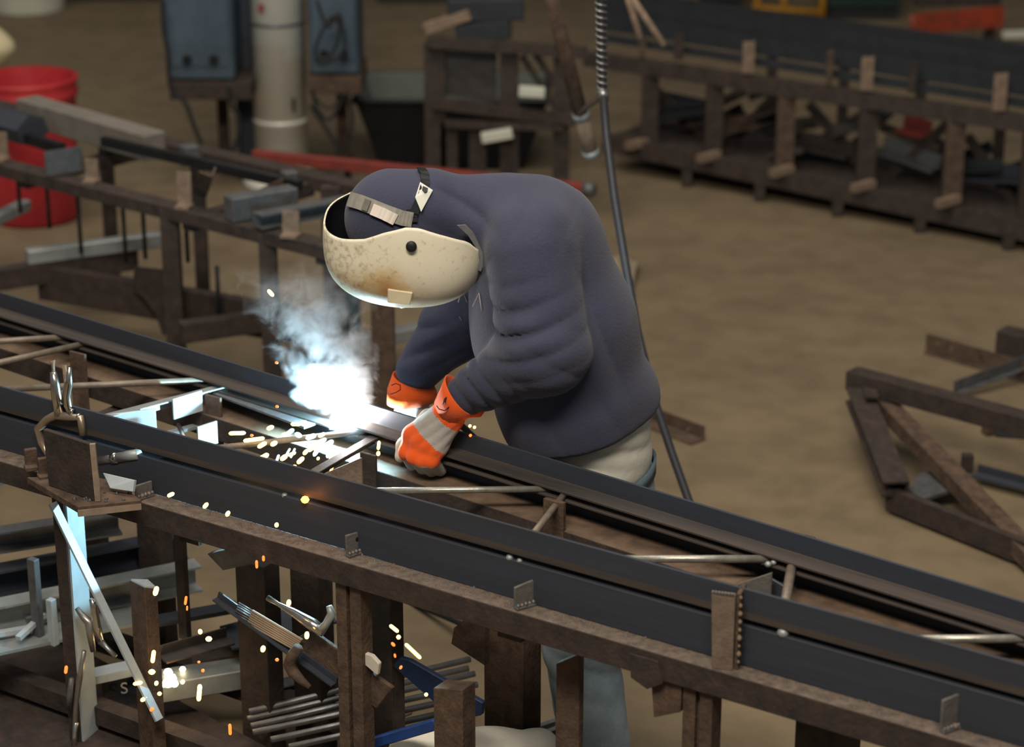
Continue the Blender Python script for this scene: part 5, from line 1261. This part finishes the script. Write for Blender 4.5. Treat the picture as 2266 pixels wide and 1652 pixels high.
o = upright('cut_angle', 1231, 1281, 1468, 0.10, M_RUST, None, deep=0.02, ytop2=1446); setp(o, 'upright rusty angle with a slanted top in front of the jeans', 'angle iron')

def store(name, label, cat, a, b, z, sec, mt, group='steel stored under the bench', dz=0.0, **k):
    o = bar(name, atz(*a, z), atz(*b, z + dz), sec, mt, None, **k); return setp(o, label, cat, group)
store('steel_channel', 'dark channel high at the left edge behind the tall upright', 'channel', (-60, 1218), (262, 1168), 0.42, Csec(0.05, 0.06, 0.006), M_STEELD)
store('steel_channel', 'wide dark channel behind the pale-edged one at lower left', 'channel', (-60, 1325), (412, 1232), 0.29, Csec(0.06, 0.09, 0.006), M_SCALE)
store('steel_channel', 'pale-edged channel ending near the narrow dark bar', 'channel', (-60, 1392), (432, 1290), 0.265, Csec(0.06, 0.075, 0.006), M_GALV)
store('flat_plate', 'broad dark plate lying in front of the pale-edged channel', 'plate', (-60, 1440), (300, 1362), 0.268, Bsec(0.10, 0.008), M_GALV)
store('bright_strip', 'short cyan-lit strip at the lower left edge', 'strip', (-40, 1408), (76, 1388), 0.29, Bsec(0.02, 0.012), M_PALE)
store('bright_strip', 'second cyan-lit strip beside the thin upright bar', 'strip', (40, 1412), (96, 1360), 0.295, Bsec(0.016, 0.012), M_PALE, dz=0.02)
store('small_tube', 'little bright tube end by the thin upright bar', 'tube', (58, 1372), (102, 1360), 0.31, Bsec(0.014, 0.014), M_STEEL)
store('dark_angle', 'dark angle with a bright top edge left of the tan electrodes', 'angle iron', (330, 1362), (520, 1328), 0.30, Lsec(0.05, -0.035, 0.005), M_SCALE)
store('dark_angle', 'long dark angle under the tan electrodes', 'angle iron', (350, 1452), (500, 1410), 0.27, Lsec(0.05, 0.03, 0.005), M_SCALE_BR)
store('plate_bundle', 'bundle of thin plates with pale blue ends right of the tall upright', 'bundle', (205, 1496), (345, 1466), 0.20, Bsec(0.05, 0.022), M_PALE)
store('box_tube', 'box tube with a glowing spattered end at lower left', 'tube', (318, 1524), (590, 1478), 0.17, Bsec(0.085, 0.055), M_GALV, bevel=0.003)
store('box_tube', 'grey box tube continuing right behind the rusty post', 'tube', (575, 1540), (745, 1500), 0.13, Bsec(0.05, 0.05), M_STEELD, bevel=0.003)
store('dark_plate', 'dark brown plate behind the glowing box tube', 'plate', (420, 1448), (580, 1424), 0.20, Bsec(0.10, 0.008), M_SCALE_BR)
store('blue_grey_plate', 'blue-grey plate behind the silver clamp', 'plate', (500, 1412), (730, 1352), 0.24, Bsec(0.14, 0.006), mat('bluish_sheet', (0.07, 0.085, 0.105), 0.5, 0.3, 0.3), dz=0.03)
o = G().poly([atz(x, y, 0.07) for x, y in ((-60, 1425), (110, 1402), (600, 1660), (560, 1700), (-60, 1720))], 0.010).done('sheet_steel', M_RUSTD, bevel=0.001); setp(o, 'dark rusty steel sheet lying at the bottom left corner', 'sheet')
# painted letter on a dark plate
dp = store('dark_plate', 'dark plate with a painted white letter S at lower left', 'plate', (225, 1512), (325, 1500), 0.16, Bsec(0.012, 0.075), M_SCALE)
cu = bpy.data.curves.new('letter', 'FONT'); cu.body = 'S'; cu.size = 0.045; cu.extrude = 0.0006
lt = bpy.data.objects.new('letter', cu); COL.objects.link(lt)
dg = bpy.context.evaluated_depsgraph_get(); me = bpy.data.meshes.new_from_object(lt.evaluated_get(dg)); bpy.data.objects.remove(lt)
lo2 = bpy.data.objects.new('painted_letter', me); me.materials.append(mat('grey_white_paint', (0.45, 0.45, 0.45), 0.7)); COL.objects.link(lo2); lo2.parent = dp
q = atz(268, 1518, 0.16); lo2.location = Vector((q.x, q.y - 0.016, 0.147)) - wloc(dp); lo2.rotation_euler = (math.pi / 2, 0, 0.25)
# long bright rods
for i, (x0, y0, x1, y1, z, lab) in enumerate((
        (552, 1574, 1040, 1458, 0.165, 'uppermost bright rod of the bundle under the bench'), (548, 1590, 1036, 1478, 0.15, 'second bright rod from the top of the bundle under the bench'),
        (556, 1606, 1050, 1490, 0.15, 'third bright rod from the top of the bundle under the bench'), (560, 1620, 1056, 1514, 0.15, 'fourth bright rod from the top of the bundle under the bench'),
        (600, 1636, 1000, 1548, 0.15, 'fifth bright rod from the top of the bundle under the bench'), (640, 1652, 985, 1576, 0.15, 'lowest bright rod of the bundle under the bench'))):
    o = rod('steel_rod', [atz(x0, y0, z), atz(x1, y1, z)], 0.0085, M_STEEL, None, 10); setp(o, lab, 'rod', 'bundle of bright rods')
for i, (x0, y0, x1, y1, lab) in enumerate(((1130, 1632, 1245, 1592, 'upper of the bright bars beside the pale sack'), (1150, 1645, 1262, 1604, 'middle of the bright bars beside the pale sack'), (1175, 1652, 1345, 1606, 'longest bright bar reaching the jeans beside the pale sack'))):
    store('bright_bar', lab, 'bar', (x0, y0), (x1, y1), 0.09, Bsec(0.016, 0.016), M_STEEL if i < 2 else M_RUSTL, 'bright bars beside the sack')
# packet of tan electrodes on a rusty plate
ep = thing('electrode_packet', 'fan of tan welding electrodes with dark tips under the bench', 'electrodes', tuple(npx(610, 1390, 0.02)))
for k in range(7):
    o_ = k * 5.0
    a, b = npx(560 + o_ * 0.35 - 12, 1378 - o_ * 0.9, 0.03), npx(668 + o_ * 0.4 - 12, 1438 - o_ * 0.75, 0.03)
    rod('electrode', [a, b], 0.0036, mat('tan_flux', (0.34, 0.26, 0.18), 0.8, 0, 0.2), ep, 8); rod('bare_tip', [a - (b - a) * 0.28, a], 0.0022, M_STEELD, ep, 6)
pl_ = G().poly([npx(x, y, 0.05) for x, y in ((690, 1392), (800, 1470), (872, 1520), (836, 1565), (745, 1500), (640, 1420))], 0.012).done('rusty_plate', M_RUST, bevel=0.002); setp(pl_, 'slanting rusty plate leaning under the bench below the silver clamp', 'plate')
o = bar('dark_angle', npx(482, 1322, 0.04), npx(745, 1512, 0.04), Lsec(0.02, 0.02, 0.004), M_SCALE, None, up=(0, 0, 1)); setp(o, 'dark angle running under the tan electrodes', 'angle iron')
o = G().poly([npx(x, y, 0.03) for x, y in ((790, 1436), (826, 1448), (842, 1466), (838, 1492), (800, 1460))], 0.012).done('pale_offcut', M_SACK, bevel=0.002); setp(o, 'pale cream offcut lying on the rusty plate', 'offcut')
bb_ = thing('blue_bracket', 'navy and royal blue steel bracket lying under the bench', 'bracket', tuple(atz(960, 1560, 0.16)))
G().poly([npx(x, y, 0.16) for x, y in ((872, 1470), (888, 1452), (910, 1458), (1072, 1552), (1068, 1580), (1010, 1592))], 0.014).done('arm', mat('navy_paint', (0.010, 0.026, 0.075), 0.5, 0, 0.3, 30), bb_, bevel=0.002)
bar('foot', npx(800, 1650, 0.10), npx(968, 1600, 0.10), Bsec(0.02, 0.026), M_BLUE, bb_, bevel=0.003)
G().lathe(npx(1040, 1552, 0.148), [(0.001, 0.003), (0.003, 0.003), (0.003, 0)], 8, (0, -1, 0)).done('rivet', M_STEEL, bb_)
bar('shelf_plate', atz(880, 1690, 0.174), atz(1250, 1676, 0.174), Bsec(0.16, 0.010), M_RUSTD, bench)
sk = thing('paper_sack', 'rolled cream paper sack at the bottom edge beside the stub post', 'sack', tuple(atz(1060, 1672, 0.18)))
def sackf(X, Y, Z):
    c0_, c1_ = atz(925, 1672, 0.25), atz(1190, 1662, 0.235)
    return cone(X, Y, Z, tuple(c0_), tuple(c1_), 0.070, 0.054) - fold(X, Y, Z, tuple((c0_ + c1_) / 2), (0.3, 0.2, 0.2), (0.8, 0.5, 0.2), 0.11, 0.006)
c0_, c1_ = atz(925, 1672, 0.25), atz(1190, 1662, 0.235)
lo_, hi_ = bbox([c0_, c1_], 0.09); sdf_obj('sack_body', sackf, lo_, hi_, 0.010, mat('cream_sack_paper', (0.78, 0.73, 0.62), 0.8, 0.0, 0.12, 14, 0.3, None, 0.2), sk)
o = G().poly([atz(x, y, 0.10) for x, y in ((840, 1586), (915, 1562), (912, 1578), (860, 1600))], 0.006).done('crumpled_foil', M_RUSTL, bevel=0.001); setp(o, 'small crinkled bright strip below the rod bundle', 'strip')

# ================================================================== sparks, glowing spatter and painted arc glints
M_SPK = glow('yellow_spark', (1.0, 0.62, 0.13), 7.0)
M_SPO = glow('orange_spark', (1.0, 0.20, 0.03), 2.2)
M_SPW = glow('white_hot_spark', (1.0, 0.85, 0.50), 10.0)
def spark(px, py, ln, wd, ang, mt, posf, lab, grp):
    c = posf(px, py); s = (Vector(c) - CAMP).length / FPX
    r = wd * s / 2; hl = max(ln * s / 2, r)
    ax = Vector((math.cos(math.radians(ang)), 0, math.sin(math.radians(ang))))
    g = G().lathe(c, [(0.0003, -hl), (r * .75, -hl + r * .5), (r, -hl + r * 1.2), (r, hl - r * 1.2), (r * .75, hl - r * .5), (0.0003, hl)] if hl > 1.3 * r else [(0.0003, -hl), (r * .8, -hl * .6), (r, 0), (r * .8, hl * .6), (0.0003, hl)], 10, tuple(ax))
    o = g.done('spark', mt, smooth=True); return setp(o, lab, 'spark', grp)
arcp = lambda x, y: aty(x, y, 4.98)
lowp = lambda x, y: near_plane(x, y, -0.03)
for (x, y, l, w, a) in ((525, 958, 38, 9, 2), (562, 972, 48, 9, 8), (598, 946, 18, 10, 25), (580, 984, 24, 10, 32), (606, 981, 18, 11, 30), (584, 1010, 26, 11, 32), (628, 1012, 20, 11, 38), (650, 1034, 16, 11, 45), (646, 1004, 20, 8, 25), (655, 938, 24, 9, 0), (672, 934, 16, 9, 10), (690, 990, 26, 11, 45), (665, 1018, 22, 10, 45), (676, 1000, 16, 9, 50), (697, 1002, 10, 8, 60), (704, 1014, 9, 7, 60), (735, 1008, 26, 10, 70), (837, 1003, 12, 9, 80), (838, 985, 22, 7, 82), (599, 648, 20, 9, -52), (630, 960, 14, 8, 12), (712, 962, 18, 9, 30), (733, 1040, 22, 6, 72)):
    spark(x, y, l, w, a, M_SPK, arcp, 'yellow spark flying off to the left of the welding arc' if y > 700 else 'lone yellow spark high above the smoke', 'sparks around the arc' if y > 700 else None)
for (x, y, l, w, a) in ((378, 1094, 18, 9, 28), (455, 1118, 17, 9, 50), (504, 1136, 15, 9, 60), (612, 1161, 12, 9, 75), (345, 1307, 24, 11, 72), (639, 1333, 16, 10, 80), (443, 1397, 13, 10, 90), (462, 1413, 15, 12, 0), (582, 1435, 17, 11, 75), (679, 1405, 19, 10, 85), (339, 1452, 32, 9, 80), (318, 1546, 17, 9, 35), (441, 1532, 42, 10, 83), (305, 1511, 22, 8, 12), (882, 1409, 10, 10, 0), (336, 1486, 16, 12, 0), (404, 1508, 12, 10, 60), (346, 1511, 12, 9, 70), (353, 1534, 10, 9, 0), (943, 1536, 9, 8, 60)):
    spark(x, y, l, w, a, M_SPK, lowp, 'yellow spark falling below the bench front rail', 'sparks falling under the bench')
for (x, y, l, w, a) in ((872, 1390, 26, 8, -42), (914, 1440, 50, 8, -47)):
    spark(x, y, l, w, a, M_SPK, lowp, 'yellow spark streak at the middle below the bench' if l < 40 else 'longest yellow spark streak above the blue bracket', None)
for (x, y, l, w, a) in ((568, 1248, 20, 6, 90), (583, 1235, 14, 6, 90), (411, 1328, 22, 6, 80), (414, 1345, 12, 4, 85), (146, 1481, 20, 7, 80), (509, 1613, 28, 7, 90), (613, 1459, 9, 8, 0), (336, 1569, 12, 8, 40), (440, 1464, 7, 6, 0), (449, 1483, 8, 8, 0), (870, 1425, 12, 7, -50), (874, 1450, 10, 5, -80), (887, 1476, 10, 6, 60)):
    spark(x, y, l, w, a, M_SPO, lowp, 'dull orange spark falling below the bench', 'orange sparks under the bench')
for (x, y) in ((612, 802), (613, 899), (557, 963)):
    spark(x, y, 8, 7, 0, M_SPO, arcp, 'tiny orange spark near the smoke', 'orange sparks near the smoke')
for (x, y) in ((1040, 942), (1050, 945), (1041, 963)):
    spark(x, y, 8, 7, 60, M_SPK if y < 950 else M_SPO, lambda a, b: aty(a, b, 4.87), 'small spark beyond the near glove', 'sparks behind the near glove')
for (x, y, l, w, a) in ((642, 955, 22, 10, 40), (660, 962, 18, 12, -30), (688, 966, 26, 12, 20), (722, 985, 40, 12, 35), (700, 1000, 24, 9, 55), (648, 1002, 26, 5, 65), (612, 1020, 34, 6, 70), (637, 1000, 22, 5, 60), (728, 1000, 30, 9, 72), (712, 975, 24, 10, 25)):
    spark(x, y, l, w, a, M_BW, arcp, 'blue-white glint painted as reflected light below the arc', 'blue-white glints at the arc')  # glowing slivers stand in for arc light reflected off bright bits
tb = lambda x, y: atz(x, y, 0.206)
for (x, y, l, w) in ((372, 1487, 20, 18), (380, 1500, 22, 20), (372, 1510, 26, 22), (386, 1512, 18, 16), (362, 1514, 14, 12), (404, 1480, 14, 12)):
    spark(x, y, l, w, 0, M_SPW, tb, 'white-hot spatter glowing on the box tube end', 'hot spatter on the box tube')
spark(675, 1105, 19, 17, 0, glow('red_hot_spatter', (1.0, 0.40, 0.06), 6.0), lambda x, y: atv(x, y, NC0, NC1, -0.006), 'glowing orange bead of spatter on the near chord', None)
for n_, (loc, e_, c_) in {'bead_light': (atv(675, 1108, NC0, NC1, -0.03), 0.05, (1.0, 0.3, 0.06)), 'spatter_light': (atz(378, 1503, 0.25), 0.35, (1.0, 0.6, 0.2))}.items():
    d_ = bpy.data.lights.new(n_, 'POINT'); d_.energy = e_; d_.color = c_; d_.shadow_soft_size = 0.01
    o = bpy.data.objects.new(n_, d_); o.location = loc; COL.objects.link(o)
